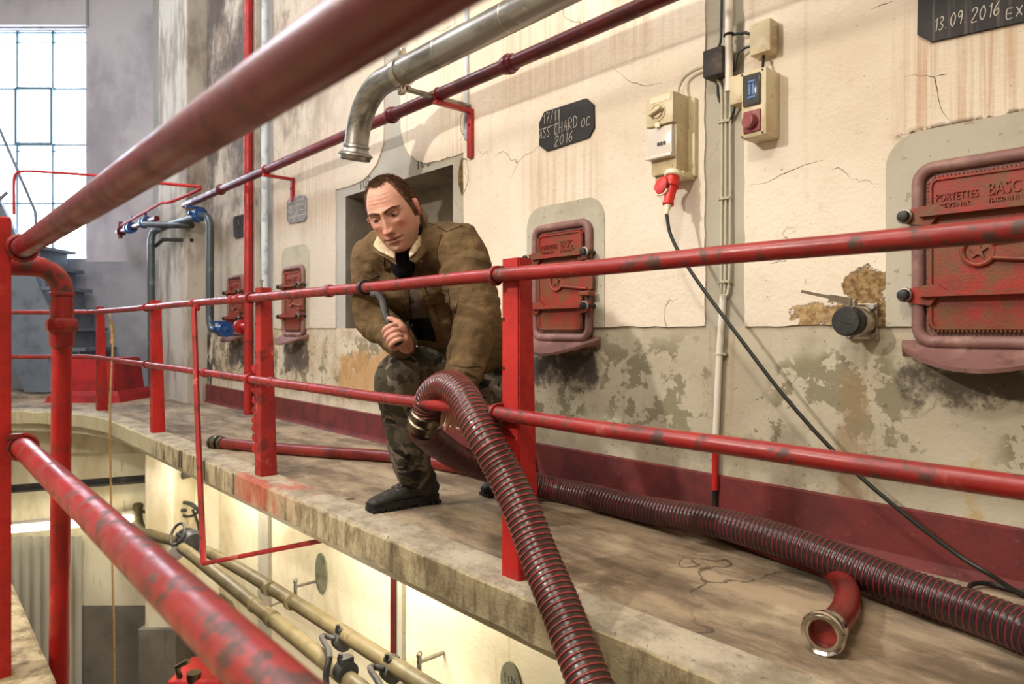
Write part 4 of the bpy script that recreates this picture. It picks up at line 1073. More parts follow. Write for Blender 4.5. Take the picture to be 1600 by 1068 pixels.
# ------------------------------------------------------------------ far end: stair, red cover, crate, rope
st = thing('steel_stair', 'steep blue-grey stair rising to the left below the far window', 'stair', fw(-5.0, 7.9, 0))
def fpx(px, py, d): return fw((px-800)/1070*d, d, CAMZ+(515-py)/1070*d)
D_ = 7.8
bm = NB()
prism(bm, [fpx(38, 612, D_), fpx(122, 612, D_), fpx(118, 575, D_), fpx(44, 408, D_), fpx(-30, 250, D_), fpx(-120, 250, D_)], FV*.05); obj('stringer', bm, 'stair', st)
bm = NB()
prism(bm, [fpx(72, 612, D_+.6), fpx(125, 612, D_+.6), fpx(40, 405, D_+.6), fpx(-60, 250, D_+.6), fpx(-110, 250, D_+.6)], FV*.05); obj('stringer', bm, 'stair', st)
for k in range(7):
    py = 578-32*k; px = 134-13.6*k
    a = fpx(px, py, D_)
    xx = (px-800)/1070*D_
    bm = NB(); fbox(bm, (xx-.14, D_+.02, a.z-.02), (xx+.08, D_+.64, a.z+.02)); obj('tread', bm, 'stair', st)
    bm = NB(); fbox(bm, (xx-.02, D_+.05, a.z-.23), (xx-.0, D_+.6, a.z-.02)); obj('riser', bm, 'stair', st)
bm = NB(); tube(bm, [fpx(12, 300, D_-.02), fpx(-10, 320, D_-.02)], .02, 8); tube(bm, [fpx(60, 420, D_-.05), fpx(55, 330, D_-.05), fpx(-10, 180, D_-.05)], .018, 8); obj('handrail', bm, 'stair', st, .6)
rc = thing('red_machine_cover', 'crimson sheet metal cover with a flanged foot standing on the far walkway', 'machine', fw(-4.35, 7.15, 0))
bm = NB()
def ftaper(bm, x0, x1, d0, d1, z0, z1, tx):
    lo = [fw(x0, d0, z0), fw(x1, d0, z0), fw(x1, d1, z0), fw(x0, d1, z0)]; hi = [fw(x0+tx, d0+tx, z1), fw(x1-tx, d0+tx, z1), fw(x1-tx, d1-tx, z1), fw(x0+tx, d1-tx, z1)]
    a = [bm.verts.new(p) for p in lo]; c = [bm.verts.new(p) for p in hi]
    bm.faces.new(a[::-1]); bm.faces.new(c)
    for k in range(4): bm.faces.new((a[k], a[(k+1) % 4], c[(k+1) % 4], c[k]))
ftaper(bm, -4.62, -4.02, 6.95, 7.5, .10, .44, .03); bmesh.ops.bevel(bm, geom=bm.edges[:], offset=.012, segments=2, affect='EDGES'); obj('cover', bm, 'redhull', rc)
bm = NB(); ftaper(bm, -4.70, -3.94, 6.88, 7.6, 0, .07, .02); ftaper(bm, -4.66, -3.98, 6.92, 7.55, .07, .115, .03); obj('flanged_foot', bm, 'redhull', rc)
cr = thing('black_crate', 'black plastic crate on the far walkway behind the near standpipe', 'crate', fw(-5.95, 7.4, 0))
bm = NB(); fbox(bm, (-6.25, 7.25, .002), (-5.68, 7.6, .3), .02); obj('crate_body', bm, 'crate', cr)
bm = NB(); fbox(bm, (-6.27, 7.23, .3), (-5.66, 7.62, .335), .01); fbox(bm, (-6.0, 7.23, .20), (-5.85, 7.26, .24), .005); obj('rim', bm, 'crate', cr)
bm = NB(); a = fpx(170, 486, 6.1)
P = [a, fpx(173, 500, 5.9), fpx(176, 540, 5.7), fpx(172, 640, 5.45), fpx(174, 800, 5.4), fpx(178, 1000, 5.4), fpx(178, 1150, 5.4)]
tube(bm, spline(P, 6), .008, 8); tube(bm, spline([fpx(174, 503, 5.88), fpx(176.5, 520, 5.8), fpx(175.5, 538, 5.71)], 4), .016, 8)
tag(obj('hanging_rope', bm, 'rope', None, .6, None, a), 'thin sisal rope hanging from the far railing into the lower hall', 'rope')

# ------------------------------------------------------------------ lower hall
def lpipe(pts, r, m, name, label, fit=(), loc=None):
    t = thing(name, label, 'pipe', loc or pts[-1]); bm = NB(); tube(bm, resample(spline(pts, 6), .08), r, 18); obj('pipe', bm, m, t, .6)
    for px, Y, wd in fit:
        i = min(range(len(pts)-1), key=lambda k: 0); X = wx(px, Y)
        A, B = pts[-2], pts[-1]
        f = (X-A.x)/(B.x-A.x); c_ = A.lerp(B, f); d_ = (B-A).normalized()
        bm = NB(); lathe(bm, c_-d_*wd/2, d_, [(0, r), (.0, r+.006), (wd, r+.006), (wd, r)], 18); obj('joint_band', bm, m, t, .6)
    return t
p1 = lpipe([atd(216, 788, 6.5), atd(215, 810, 6.5), atd(232, 833, 6.3), onY(345, 872, 1.95), onY(760, 1130, 1.95)], .045, 'khaki', 'khaki_rear_pipe', 'khaki pipe nearer the lower wall, running under the walkway', ((420, 1.95, .05), (455, 1.95, .02)))
p2 = lpipe([onY(285, 856, 1.74), onY(322, 884, 1.72), onY(640, 1137, 1.72)], .044, 'khaki', 'khaki_front_pipe', 'khaki pipe farther from the lower wall, parallel to the other khaki pipe', ((425, 1.72, .05), (398, 1.72, .02)))
def clampset(name, label, px, py, Y, px2, py2, Y2):
    a = onY(px, py, Y); c_ = onY(px2, py2, Y2)
    t = thing(name, label, 'clamp', a)
    d_ = Vector((1, 0, .02))
    for q in (a, c_):
        bm = NB(); lathe(bm, q-Vector((.035, 0, 0)), (1, 0, 0), [(0, .045), (0, .056), (.02, .058), (.05, .058), (.07, .056), (.07, .045)], 18); box(bm, q+Vector((-.03, -.035, .045)), q+Vector((.03, .035, .078)), .006); disc(bm, q+Vector((0, -.03, .07)), (0, 0, 1), .012, .03, 6); obj('clamp', bm, 'darkpipe', t, .6)
    bm = NB(); tube(bm, spline([a+Vector((0, -.05, .03)), a+Vector((0, -.13, .06)), c_+Vector((0, -.09, .12)), c_+Vector((.0, -.11, 0)), c_+Vector((.03, -.1, -.2)), c_+Vector((.05, -.08, -.5))], 5), .016, 10); obj('bypass_pipe', bm, 'darkpipe', t, .6)
clampset('pipe_clamps', 'dark clamps with a bent bypass pipe on the khaki pipes, left pair', 535, 1000, 1.95, 540, 1048, 1.72)
clampset('pipe_clamps', 'dark clamps with a bent bypass pipe on the khaki pipes, right pair', 612, 1048, 1.95, 625, 1110, 1.72)
for i, (px, py) in enumerate(((466, 925), (660, 1045))):
    a = onY(px, py, 2.2); bm = NB(); box(bm, a+Vector((-.014, -.03, -.1)), a+Vector((.014, -.014, .09)), .002); box(bm, a+Vector((-.012, -.03, .04)), a+Vector((.012, .15, .055)), .002); tube(bm, [a+Vector((0, -.02, -.02)), a+Vector((-.0, -.25, -.05))], .007, 8); ringt(bm, a+Vector((0, -.022, .09)), (1, 0, 0), .016, .004, 12, 6)
    tag(obj('pipe_bracket', bm, 'galv', None, None, None, a), ('small wall bracket behind the khaki pipes near the blank oval plaque', 'small wall bracket at the bottom of the picture left of the 106 plaque')[i], 'bracket')
vb = thing('lower_valves', 'dark valve cluster where the khaki pipes meet, below the hanging strut', 'valve', onY(300, 850, 1.9))
bm = NB(); c_ = onY(297, 845, 1.85); ball(bm, c_, .10, 14); disc(bm, c_+Vector((-.12, 0, 0)), (1, 0, 0), .09, .03, 18); disc(bm, c_+Vector((.1, 0, 0)), (1, 0, 0), .09, .03, 18); obj('valve_body', bm, 'darkpipe', vb, .6)
bm = NB(); ringt(bm, c_+Vector((0, -.10, .08)), (.2, -1, .5), .09, .012, 20, 8); tube(bm, [c_, c_+Vector((0, -.11, .085))], .014, 8); obj('handwheel', bm, 'darkpipe', vb, .6)
bm = NB(); c2 = onY(275, 858, 1.75); disc(bm, c2, (1, -.3, 0), .06, .12, 14); tube(bm, [c2, c2+Vector((.05, -.1, -.05))], .02, 8); obj('coupling', bm, 'alu', vb, .6)
bm = NB(); c3 = onY(470, 860, 2.28)
# black pipes and lamp on the wall below the far walkway
for pts, r, lab in (([fpx(-60, 770, 6.55), fpx(25, 763, 6.55), fpx(278, 744, 6.55), fpx(300, 738, 6.4)], .040, 'thick black pipe crossing the lower wall beneath the far walkway'),
                    ([fpx(-60, 838, 6.6), fpx(25, 824, 6.6), fpx(240, 797, 6.6), fpx(290, 797, 6.45)], .018, 'thin black pipe just above the lit fluorescent tube')):
    bm = NB(); tube(bm, pts, r, 12); tag(obj('black_pipe', bm, 'darkpipe', None, .6, None, pts[2]), lab, 'pipe')
bm = NB(); a = fpx(268, 795, 6.5); 
for k in range(4): tube(bm, spline([a+Vector((0, 0, .02*k)), a+RV*(.12+.02*k)+Vector((0, 0, .06)), a+RV*.25+Vector((0, 0, -.02)), a+RV*.16+Vector((0, 0, -.07)), a+RV*.02+Vector((0, 0, -.04+.01*k))], 6), .012, 8)
tube(bm, spline([a+RV*.2, a+RV*.26+Vector((0, 0, -.2)), a+RV*.22+Vector((0, 0, -.5))], 6), .012, 8)
tag(obj('cable_tangle', bm, 'cable', None, .6, None, a), 'tangle of black cable at the end of the thin black pipe', 'cable')
fl = thing('fluorescent_lamp', 'lit fluorescent tube on the lower wall beneath the far walkway', 'lamp', fpx(120, 818, 6.45))
bm = NB(); A, B = fpx(-120, 838, 6.45), fpx(208, 809, 6.45); tube(bm, [A, A+(B-A)*.01, B-(B-A)*.01, B], [.030, .040, .040, .024], 14); obj('tube', bm, 'tube', fl, .6)
bm = NB(); u = Vector((0, 0, .05)); tube(bm, [A+u, B+u], .02, 6); obj('batten', bm, 'whitepvc', fl)
# corrugated door
bm = NB(); x0, x1 = (28-800)/1070*6.7, (128-800)/1070*6.7; n = 44; top = []; bot = []
for k in range(n+1):
    x = x0-.5+(x1-x0+.5)*k/n; d = 6.70-(.03 if (k//2) % 2 else 0)
    top.append(bm.verts.new(fw(x, d, -1.28))); bot.append(bm.verts.new(fw(x, d, ZB)))
for k in range(n): bm.faces.new((top[k], top[k+1], bot[k+1], bot[k]))
dd = obj('door_1', bm, 'corr'); dd['kind'] = 'structure'
# lower plaques, hatch, pipes
def plaque(px, py, a, c, txt, label):
    p = onY(px, py, WY); t = thing('number_plaque', label, 'plaque', (p.x, WY, p.z))
    bm = NB(); prism(bm, [(p.x+a*math.cos(2*PI*k/28), WY, p.z+c*math.sin(2*PI*k/28)) for k in range(28)], (0, -.012, 0)); obj('plate', bm, 'plaque', t)
    if txt:
        bm = fontmesh(txt, .078, .001, (p.x, WY-.0125, p.z-.0), align='CENTER'); obj('number', bm, 'ink', t)
plaque(800, 1068, .078, .115, '106', 'grey-green oval plaque numbered 106 on the lower wall')
plaque(503, 895, .09, .15, '', 'blank mossy oval plaque on the bright lower wall')
lh = thing('lower_hatch', 'red edged hatch in a grey surround low on the lower wall', 'hatch', onY(355, 1000, WY))
p = onY(356, 985, WY); bm = NB(); prism(bm, [(p.x+x, WY, p.z+z) for x, z in rrect(-.26, .26, -.4, .32, .14, 8, (0, 1, 1, 0))], (0, -.012, 0)); obj('surround', bm, 'plaque', lh)
bm = NB(); prism(bm, [(p.x+x, WY-.012, p.z+z) for x, z in rrect(-.18, .18, -.4, .2, .05)], (0, -.05, 0)); box(bm, (p.x-.2, WY-.1, p.z+.12), (p.x+.2, WY-.06, p.z+.15), .005); obj('door', bm, 'iron', lh)
bm = NB(); X = wx(614, 2.3); tube(bm, [(X, 2.3, -.2), (X, 2.3, -2.2)], .017, 12)
tag(obj('lower_red_pipe', bm, 'reddark', None, .6, None, (X, 2.3, -2.2)), 'thin dark red pipe dropping from the walkway underside on the lower wall', 'pipe')
rm = thing('red_pump', 'orange-red machine standing in the lower hall behind the near rail', 'machine', fw(-2.35, 5.0, -2.4))
bm = NB(); fbox(bm, (-2.48, 4.9, -2.4), (-2.1, 5.3, -1.78), .03); obj('housing', bm, 'redpost', rm)
bm = NB(); tube(bm, [fw(-2.4, 4.95, -1.78), fw(-2.42, 4.95, -1.70), fw(-2.34, 4.95, -1.66)], .02, 8); disc(bm, fw(-2.3, 4.95, -1.8), (0, 0, 1), .05, .06, 12); obj('fitting', bm, 'brass', rm, .6)
bm = NB(); fbox(bm, (-2.6, 4.8, ZB), (-2.0, 5.4, -2.4), .02); obj('plinth', bm, 'underdado', rm)
a = onY(452, 1050, 2.3); bm = NB(); disc(bm, a, (0, -1, 0), .03, .06, 14); tube(bm, spline([a+Vector((0, -.06, 0)), a+Vector((-.06, -.08, .0)), a+Vector((-.1, -.08, -.08))], 5), .02, 10)
disc(bm, a+Vector((0, -.02, -.07)), (0, 0, 1), .02, .2, 10)
tag(obj('wall_tap', bm, 'galv', None, .6, None, a), 'grey wall tap on the lower wall under the khaki pipes', 'tap')

# ------------------------------------------------------------------ hoses
def hose(name, label, pts, r, m, ca, cb, pitch=.0165, amp=.0013, seg=30, part=10):
    sp_ = resample(spline(pts, 10), pitch/part)
    bm = NB(); lay = bm.verts.layers.float_color.new('tint')
    rr = []; tt = []
    for i, p in enumerate(sp_):
        u = (i % part)/part
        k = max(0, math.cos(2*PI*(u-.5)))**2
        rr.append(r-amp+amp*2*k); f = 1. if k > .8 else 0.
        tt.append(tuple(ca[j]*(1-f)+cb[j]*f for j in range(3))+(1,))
    tube(bm, sp_, rr, seg, tint=tt)
    t = thing(name, label, 'hose', sp_[len(sp_)//2])
    obj('hose_tube', bm, m, t, 1.2)
    return t
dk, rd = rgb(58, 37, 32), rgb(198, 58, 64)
HA = [atd(667, 656, 2.36), atd(668, 634, 2.345), atd(679, 613, 2.31), atd(700, 603, 2.235), atd(722, 618, 2.13), atd(741, 653, 2.04), atd(762, 692, 1.98), atd(786, 736, 1.94), atd(816, 799, 1.87), atd(844, 872, 1.79), atd(878, 954, 1.68), atd(921, 1067, 1.54), atd(990, 1250, 1.36)]
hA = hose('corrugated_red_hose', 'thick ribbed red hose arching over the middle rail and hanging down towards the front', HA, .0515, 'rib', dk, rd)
cA = atd(667, 648, 2.36)
ax = (HA[0]-HA[2]).normalized()
bm = NB(); lathe(bm, cA-ax*.015, ax, [(0, .053), (.004, .060), (.02, .060), (.024, .055), (.034, .055), (.038, .061), (.05, .062), (.056, .057), (.07, .058), (.075, .050)], 30); obj('coupling', bm, 'brass', hA, .5, 'metal coupling')
HB = [cA+ax*.05, atd(664, 676, 2.47), atd(690, 698, 2.60), atd(724, 718, 2.74), atd(775, 738, 2.86), onZ(860, 762, .056), onZ(930, 777, .056), onZ(1000, 794, .056), onZ(1120, 816, .085), onZ(1250, 853, .085), onZ(1400, 912, .060), onZ(1600, 985, .056), onZ(1800, 1075, .056)]
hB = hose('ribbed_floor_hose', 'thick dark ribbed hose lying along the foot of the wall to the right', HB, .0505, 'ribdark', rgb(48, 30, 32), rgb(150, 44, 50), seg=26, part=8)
HC = [onZ(345, 692, .034), onZ(420, 699, .034), onZ(510, 706, .034), onZ(610, 713, .034), onZ(715, 729, .034), onZ(775, 742, .034), Vector((onY(860, 515, 2.18).x, 2.18, .034)), Vector((onY(1000, 515, 2.19).x, 2.19, .034)), Vector((onY(1100, 515, 2.18).x, 2.18, .034)), Vector((onY(1180, 515, 2.11).x, 2.11, .030)), onZ(1258, 874, .032), onZ(1300, 890, .034), onZ(1322, 920, .034), onZ(1322, 948, .036), onZ(1306, 972, .042), onZ(1293, 983, .046)]
hC = thing('smooth_red_hose', 'thinner smooth red hose on the walkway floor with metal couplings at both ends', 'hose', HC[6])
bm = NB(); tube(bm, resample(spline(HC, 10), .02), .0325, 20); obj('hose_tube', bm, 'smoothhose', hC, .8)
ax = (HC[-1]-HC[-2]).normalized(); e = HC[-1]
bm = NB(); lathe(bm, e-ax*.02, ax, [(0, .034), (.003, .040), (.02, .040), (.022, .036), (.03, .036), (.032, .043), (.045, .048), (.056, .049), (.062, .046), (.058, .041), (.055, .038), (.058, .036), (.058, .031), (.024, .030), (.024, .001)], 36); ec_ = obj('end_coupling', bm, 'chrome', hC, .5, 'shiny open coupling')
bm = NB(); disc(bm, e+ax*.0045, ax, .0298, .003, 28); obj('bore', bm, 'smoothhose', ec_)
ax = (HC[0]-HC[1]).normalized()
bm = NB(); lathe(bm, HC[0]-ax*.02, ax, [(0, .034), (.003, .040), (.018, .040), (.02, .034), (.034, .034), (.036, .046), (.055, .046), (.058, .038), (.08, .038), (.082, .043), (.095, .043), (.096, .03), (.05, .028)], 24); obj('end_coupling', bm, 'brass', hC, .5, 'brass coupling')

# ------------------------------------------------------------------ the man
man = thing('person', 'man in brown jacket and camouflage trousers bending down, holding a tool and ribbed hose', 'person', (-2.2, 1.75, 0))
PT = atd
# --- skeleton (pixel, pixel, distance) -> world
NECK = PT(648, 388, 2.63); CHEST = PT(664, 440, 2.72); WAIST = PT(712, 510, 2.88); PELV = PT(748, 560, 3.0)
SHR, ELR, WRR = PT(590, 402, 2.72), PT(585, 497, 2.74), PT(634, 541, 2.53)
SHL, ELL, WRL = PT(712, 392, 2.58), PT(744, 498, 2.47), PT(722, 588, 2.33)
HPR, KNR, ANR = PT(722, 572, 2.98), PT(620, 588, 2.70), PT(646, 742, 2.85)
HPL, KNL, ANL = PT(785, 566, 3.04), PT(768, 640, 2.80), PT(815, 722, 3.14)
LAT = (SHL-SHR).normalized(); LATH = (HPL-HPR).normalized()
def limb(bm, pts, rad, seg=18, fold=0, ph=0., side=None, n=10):
    p = spline(pts, n)
    rr = []
    N_ = len(p)
    for i in range(N_):
        t = i/(N_-1)*(len(rad)-1); k = min(int(t), len(rad)-2); f = t-k
        A = rad[k] if isinstance(rad[k], tuple) else (rad[k],)*2; B = rad[k+1] if isinstance(rad[k+1], tuple) else (rad[k+1],)*2
        s_ = 1+fold*math.sin(i*1.9+ph)*(.6+.4*math.sin(i*.7+ph))
        rr.append(((A[0]*(1-f)+B[0]*f)*s_, (A[1]*(1-f)+B[1]*f)*s_))
    tube(bm, p, rr, seg, side=side)
    ball(bm, p[0], rr[0][0]*.98, 12); ball(bm, p[-1], rr[-1][0]*.98, 12)
def fold_noise(bm, amp, sc, stretch=(1, 1, 1)):
    bm.normal_update()
    for v in bm.verts:
        q = Vector((v.co.x*stretch[0], v.co.y*stretch[1], v.co.z*stretch[2]))
        n = mnoise.noise(q*sc)+.5*mnoise.noise(q*sc*2.1+Vector((5, 2, 1)))
        r_ = 1-abs(mnoise.noise(q*sc*.8+Vector((1, 7, 3))))*2
        v.co += v.normal*amp*(n*.6+r_*.5)
# --- jacket
bm = NB()
tp = [PELV+(WAIST-PELV)*.15, WAIST, WAIST.lerp(CHEST, .55), CHEST, CHEST.lerp(NECK, .55), NECK]
tube(bm, spline(tp, 6), [(a, c) for a, c in [(.195, .150)]*1 + [(.195+.012*math.sin(i*.9), .150-.0007*i) for i in range(1, 16)] + [(.195, .138)]*5 + [(.185-.012*k, .128-.006*k) for k in range(1, 6)] + [(.105, .085)]*5][:31], 24, side=LAT)
limb(bm, [NECK.lerp(SHR, .25), SHR, SHR.lerp(ELR, .5)+LAT*-.012, ELR, ELR.lerp(WRR, .5), WRR.lerp(ELR, .10)], [.085, .092, .080, .072, .062, .052], fold=.045, ph=.4)
limb(bm, [NECK.lerp(SHL, .25), SHL, SHL.lerp(ELL, .5)+LAT*.012, ELL, ELL.lerp(WRL, .5), WRL], [.088, .100, .090, .080, .070, .060], fold=.045, ph=1.8)
for q, s_ in ((NECK.lerp(SHR, .6), .082), (NECK.lerp(SHL, .6), .088)): ball(bm, q, s_, 14)
jb_ = fuse(bm, .0085, 6)
fold_noise(jb_, .012, 12, (1, 1, .7)); fold_noise(jb_, .006, 26, (1, 1, 1.3)); fold_noise(jb_, .0022, 60)
jbvh = BVHTree.FromBMesh(jb_)
jk = obj('jacket', jb_, 'jacket', man, 1.5)
def onto(bvh, px, py, off=.004, dflt=2.6):
    r_ = ray(px, py).normalized(); h = bvh.ray_cast(Vector((0, 0, CAMZ)), r_)
    if h[0] is None: return atd(px, py, dflt)
    return h[0]-r_*off
def strip(bm, bvh, L, Rr, off=.004, th=.006, n=6):
    """a ribbon lying on the surface between two pixel polylines"""
    rows = []
    for (a, c) in zip(L, Rr):
        row = [onto(bvh, a[0]+(c[0]-a[0])*k/n, a[1]+(c[1]-a[1])*k/n, off) for k in range(n+1)]
        rows.append(row)
    fr = [[bm.verts.new(p) for p in r_] for r_ in rows]; bk = [[bm.verts.new(p+(p-Vector((0, 0, CAMZ))).normalized()*th) for p in r_] for r_ in rows]
    m_ = len(rows)
    for i in range(m_-1):
        for k in range(n):
            bm.faces.new((fr[i][k], fr[i][k+1], fr[i+1][k+1], fr[i+1][k])); bm.faces.new((bk[i][k], bk[i+1][k], bk[i+1][k+1], bk[i][k+1]))
    for i in range(m_-1):
        bm.faces.new((fr[i][0], fr[i+1][0], bk[i+1][0], bk[i][0])); bm.faces.new((fr[i][n], bk[i][n], bk[i+1][n], fr[i+1][n]))
    for k in range(n):
        bm.faces.new((fr[0][k], bk[0][k], bk[0][k+1], fr[0][k+1])); bm.faces.new((fr[-1][k], fr[-1][k+1], bk[-1][k+1], bk[-1][k]))
def dense(pl, n=5):
    return [(a[0]+(b_[0]-a[0])*k/n, a[1]+(b_[1]-a[1])*k/n) for a, b_ in zip(pl, pl[1:]) for k in range(n)]+[pl[-1]]
# open front showing a brown-grey jersey and black tail, with zip edges
bm = NB(); strip(bm, jbvh, dense([(622, 405), (634, 440), (641, 480), (640, 512)]), dense([(640, 402), (643, 436), (664, 476), (676, 512)]), .003, .004); obj('jersey', bm, 'shirt', man, 1.2)
bm = NB(); strip(bm, jbvh, dense([(640, 498), (641, 512), (648, 530)]), dense([(670, 496), (677, 512), (682, 534)]), .005, .004); obj('jersey_tail', bm, 'navy', man, 1.2)
bm = NB(); strip(bm, jbvh, dense([(612, 398), (628, 430), (634, 470), (634, 522)]), dense([(620, 398), (634, 430), (640, 470), (641, 520)]), .008, .008); obj('zip_placket', bm, 'seam', jk, 1.2)
bm = NB(); strip(bm, jbvh, dense([(641, 398), (646, 430), (668, 476), (684, 524)]), dense([(648, 396), (652, 428), (675, 474), (690, 522)]), .008, .008); obj('placket', bm, 'jacket', jk, 1.2)
# chest and waist pocket flaps, yoke and sleeve seams, snaps
bm = NB(); strip(bm, jbvh, dense([(584, 412), (585, 424)], 3), dense([(618, 432), (616, 446)], 3), .006, .006); obj('pocket_flap', bm, 'jacket', jk, 1.2)
bm = NB(); strip(bm, jbvh, dense([(660, 462), (662, 478)], 3), dense([(700, 452), (702, 472)], 3), .006, .006); obj('pocket_flap', bm, 'jacket', jk, 1.2)
def seam(pl, w_=1.2):
    bm = NB(); P = [onto(jbvh, a, c, .001) for a, c in dense(pl, 6)]; tube(bm, P, .0022, 6); obj('seam', bm, 'seam', jk, .8)
seam([(662, 346), (680, 352), (698, 362), (722, 352)]); seam([(690, 366), (682, 392), (686, 430), (698, 462)]); seam([(586, 425), (618, 446)]); seam([(604, 384), (600, 410), (604, 440)])
seam([(716, 470), (708, 500), (704, 540), (702, 575)]); seam([(700, 568), (725, 574), (752, 572)]); seam([(566, 430), (580, 436), (592, 430)]); seam([(662, 478), (702, 472)])
for px, py in ((597, 410), (613, 424), (658, 408), (637, 470), (667, 466)):
    bm = NB(); q = onto(jbvh, px, py, .006); disc(bm, q, -ray(px, py), .0055, .003, 12); obj('snap', bm, 'brass', jk, .6)
# knit cuffs
bm = NB(); u = (WRR-ELR).normalized(); lathe(bm, WRR-u*.04, u, [(0, .050), (.012, .049), (.03, .044), (.036, .036)], 20); obj('cuff', bm, 'cuff', jk, .8, 'dark knitted cuff')
bm = NB(); u = (WRL-ELL).normalized(); lathe(bm, WRL-u*.035, u, [(0, .062), (.004, .065), (.05, .063), (.056, .055)], 22); obj('cuff', bm, 'jacket', jk, .8)
# --- head
HC_ = PT(615, 334, 2.50)
HS = 1.11
e1, e2, e3 = -RV, -FV, Vector((0, 0, 1))
B3 = Matrix((e1, e2, e3)).transposed()
Rm = Matrix.Rotation(math.radians(15), 3, 'Y') @ Matrix.Rotation(math.radians(-15), 3, 'Z') @ Matrix.Rotation(math.radians(-20), 3, 'X')
def H(x, y, z): return HC_ + B3 @ (Rm @ Vector((x, y, z)))*HS
def sm(a, b_, x):
    t = max(0, min(1, (x-a)/(b_-a))); return t*t*(3-2*t)
def g(x, z, x0, z0, sx, sz): return math.exp(-((abs(x)-x0)/sx)**2-((z-z0)/sz)**2)
def head_base(th, ph):
    s_, c_ = math.sin(ph), math.cos(ph)
    z = .120*s_
    cc = max(c_, 0)**(.82 if s_ > 0 else .62)
    k = max(0, -s_)
    wdt = .0775*(1-.19*k**1.7)*(1-.04*max(0, s_))
    x = wdt*cc*math.copysign(abs(math.sin(th))**.92, math.sin(th))
    cy = math.cos(th)
    if cy > 0: y = .090*cy**.95*cc*(1-.06*k)
    else: y = -.106*abs(cy)**.9*cc*(1-.52*sm(.15, .95, k))
    y += .026*k**2.2 - .006*max(0, s_)**2
    return x, y, z
def face(th, ph):
    x, y, z = head_base(th, ph)
    f = sm(.15, .65, math.cos(th))
    d = 0
    if f > 0:
        d += .0065*g(x, z, .026, .027, .024, .009) + .003*g(x, z, 0, .03, .014, .012)
        d -= .0125*g(x, z, .032, .009, .0165, .0105)
        d -= .004*g(x, z, .012, .012, .008, .012)
        nz = (z-.022)/(-.036-.022)                     # 0 at the bridge, 1 at the tip
        if -.4 < nz < 1.6:
            hgt = (.006+.024*max(0, min(1, nz))**1.15)*sm(-.35, .1, nz)*(1-sm(1.0, 1.28, nz)); wd = .0085+.006*max(0, min(1, nz))
            d += hgt*math.exp(-(x/wd)**2)
        d += .0105*g(x, z, .0135, -.034, .0065, .0075)
        d -= .004*g(x, z, .0225, -.034, .004, .010)
        d += .006*math.exp(-(x/.032)**2-((z+.062)/.022)**2)
        d += .0045*g(x, z, 0, -.0595, .020, .0045) + .0055*g(x, z, 0, -.0725, .017, .0055)
        d -= .0065*math.exp(-(x/.026)**4-((z+.0655)/.0024)**2)
        d -= .004*g(x, z, .029, -.068, .006, .007)
        d -= .0035*g(x, z, 0, -.084, .022, .006)
        d += .010*g(x, z, 0, -.102, .024, .014)
        d += .006*g(x, z, .046, -.014, .018, .015)
        for t in range(6):                             # naso-labial fold
            d -= .0012*g(x, z, .020+.0026*t, -.036-.006*t, .003, .005)
        d -= .0018*g(x, z, .0065, .030, .0018, .009)   # frown lines
        for zz in (.052, .064, .076): d -= .0009*math.exp(-((z-zz-.002*math.sin(x*60))/.0014)**2)*math.exp(-(x/.045)**4)
        d -= .002*g(x, z, .032, -.006, .016, .0035)    # bags under the eyes
    y += d*f
    return Vector((x, y, z))
def hair_mask(p, th):
    a = abs((th+PI) % (2*PI)-PI)                       # 0 = front
    front = .099 + .002*math.sin(a*9) + .010*math.exp(-((a-.62)/.26)**2)
    line = front + (.012-front)*sm(.85, 1.32, a) - .038*sm(1.20, 1.38, a)
    if a > 1.75: line = -.022-.045*sm(1.75, 2.3, a)
    return sm(-.004, .012, p.z-line)
NT, NP = 220, 170
bm = NB(); lay = bm.verts.layers.float_color.new('tint')
SK, LIP, RED, STB = Vector((.55, .295, .215)), Vector((.40, .15, .125)), Vector((.56, .215, .155)), Vector((.36, .22, .175))
ths = []
for i in range(NT):
    t = -PI+2*PI*i/NT; ths.append(t-.45*math.sin(t))    # denser towards the face
grid = []; hb = NB(); hg = []
for j in range(1, NP):
    ph = -PI/2+PI*j/NP; row = []; hrow = []
    for th in ths:
        p = face(th, ph); v = bm.verts.new(H(*p))
        f = sm(.1, .6, math.cos(th))
        c = SK.copy()
        c = c.lerp(RED, .75*f*g(p.x, p.z, .044, -.022, .022, .022)+.5*f*g(p.x, p.z, 0, -.03, .016, .014)+.3*f*g(p.x, p.z, 0, .06, .05, .02))
        c = c.lerp(STB, .5*sm(-.045, -.075, p.z)*sm(-.3, .2, math.cos(th)) + .25*f*g(p.x, p.z, 0, -.048, .022, .006))
        c = c.lerp(LIP, min(1, f*(g(p.x, p.z, 0, -.0600, .022, .0045)+g(p.x, p.z, 0, -.072, .019, .0055))))
        c = c.lerp(Vector((.20, .085, .07)), f*math.exp(-(p.x/.026)**4-((p.z+.0655)/.0022)**2))
        c = c.lerp(Vector((.38, .18, .14)), .7*f*g(p.x, p.z, .032, .004, .017, .010))
        v[lay] = (c.x, c.y, c.z, 1); row.append(v)
        hm = hair_mask(p, th)
        n_ = Vector((p.x/.0765**2, p.y/.098**2, p.z/.12**2)).normalized()
        q = p+n_*((.0050+.003*mnoise.noise(Vector(p)*90))*hm-.0012)
        hrow.append((hm, H(*q)))
    grid.append(row); hg.append(hrow)
for A, B in zip(grid, grid[1:]):
    for k in range(NT): bm.faces.new((A[k], A[(k+1) % NT], B[(k+1) % NT], B[k]))
bm.faces.new(grid[0][::-1]); bm.faces.new(grid[-1])
hbvh = BVHTree.FromBMesh(bm)
hv = {}
def hvert(j, k):
    if (j, k) not in hv: hv[(j, k)] = hb.verts.new(hg[j][k][1])
    return hv[(j, k)]
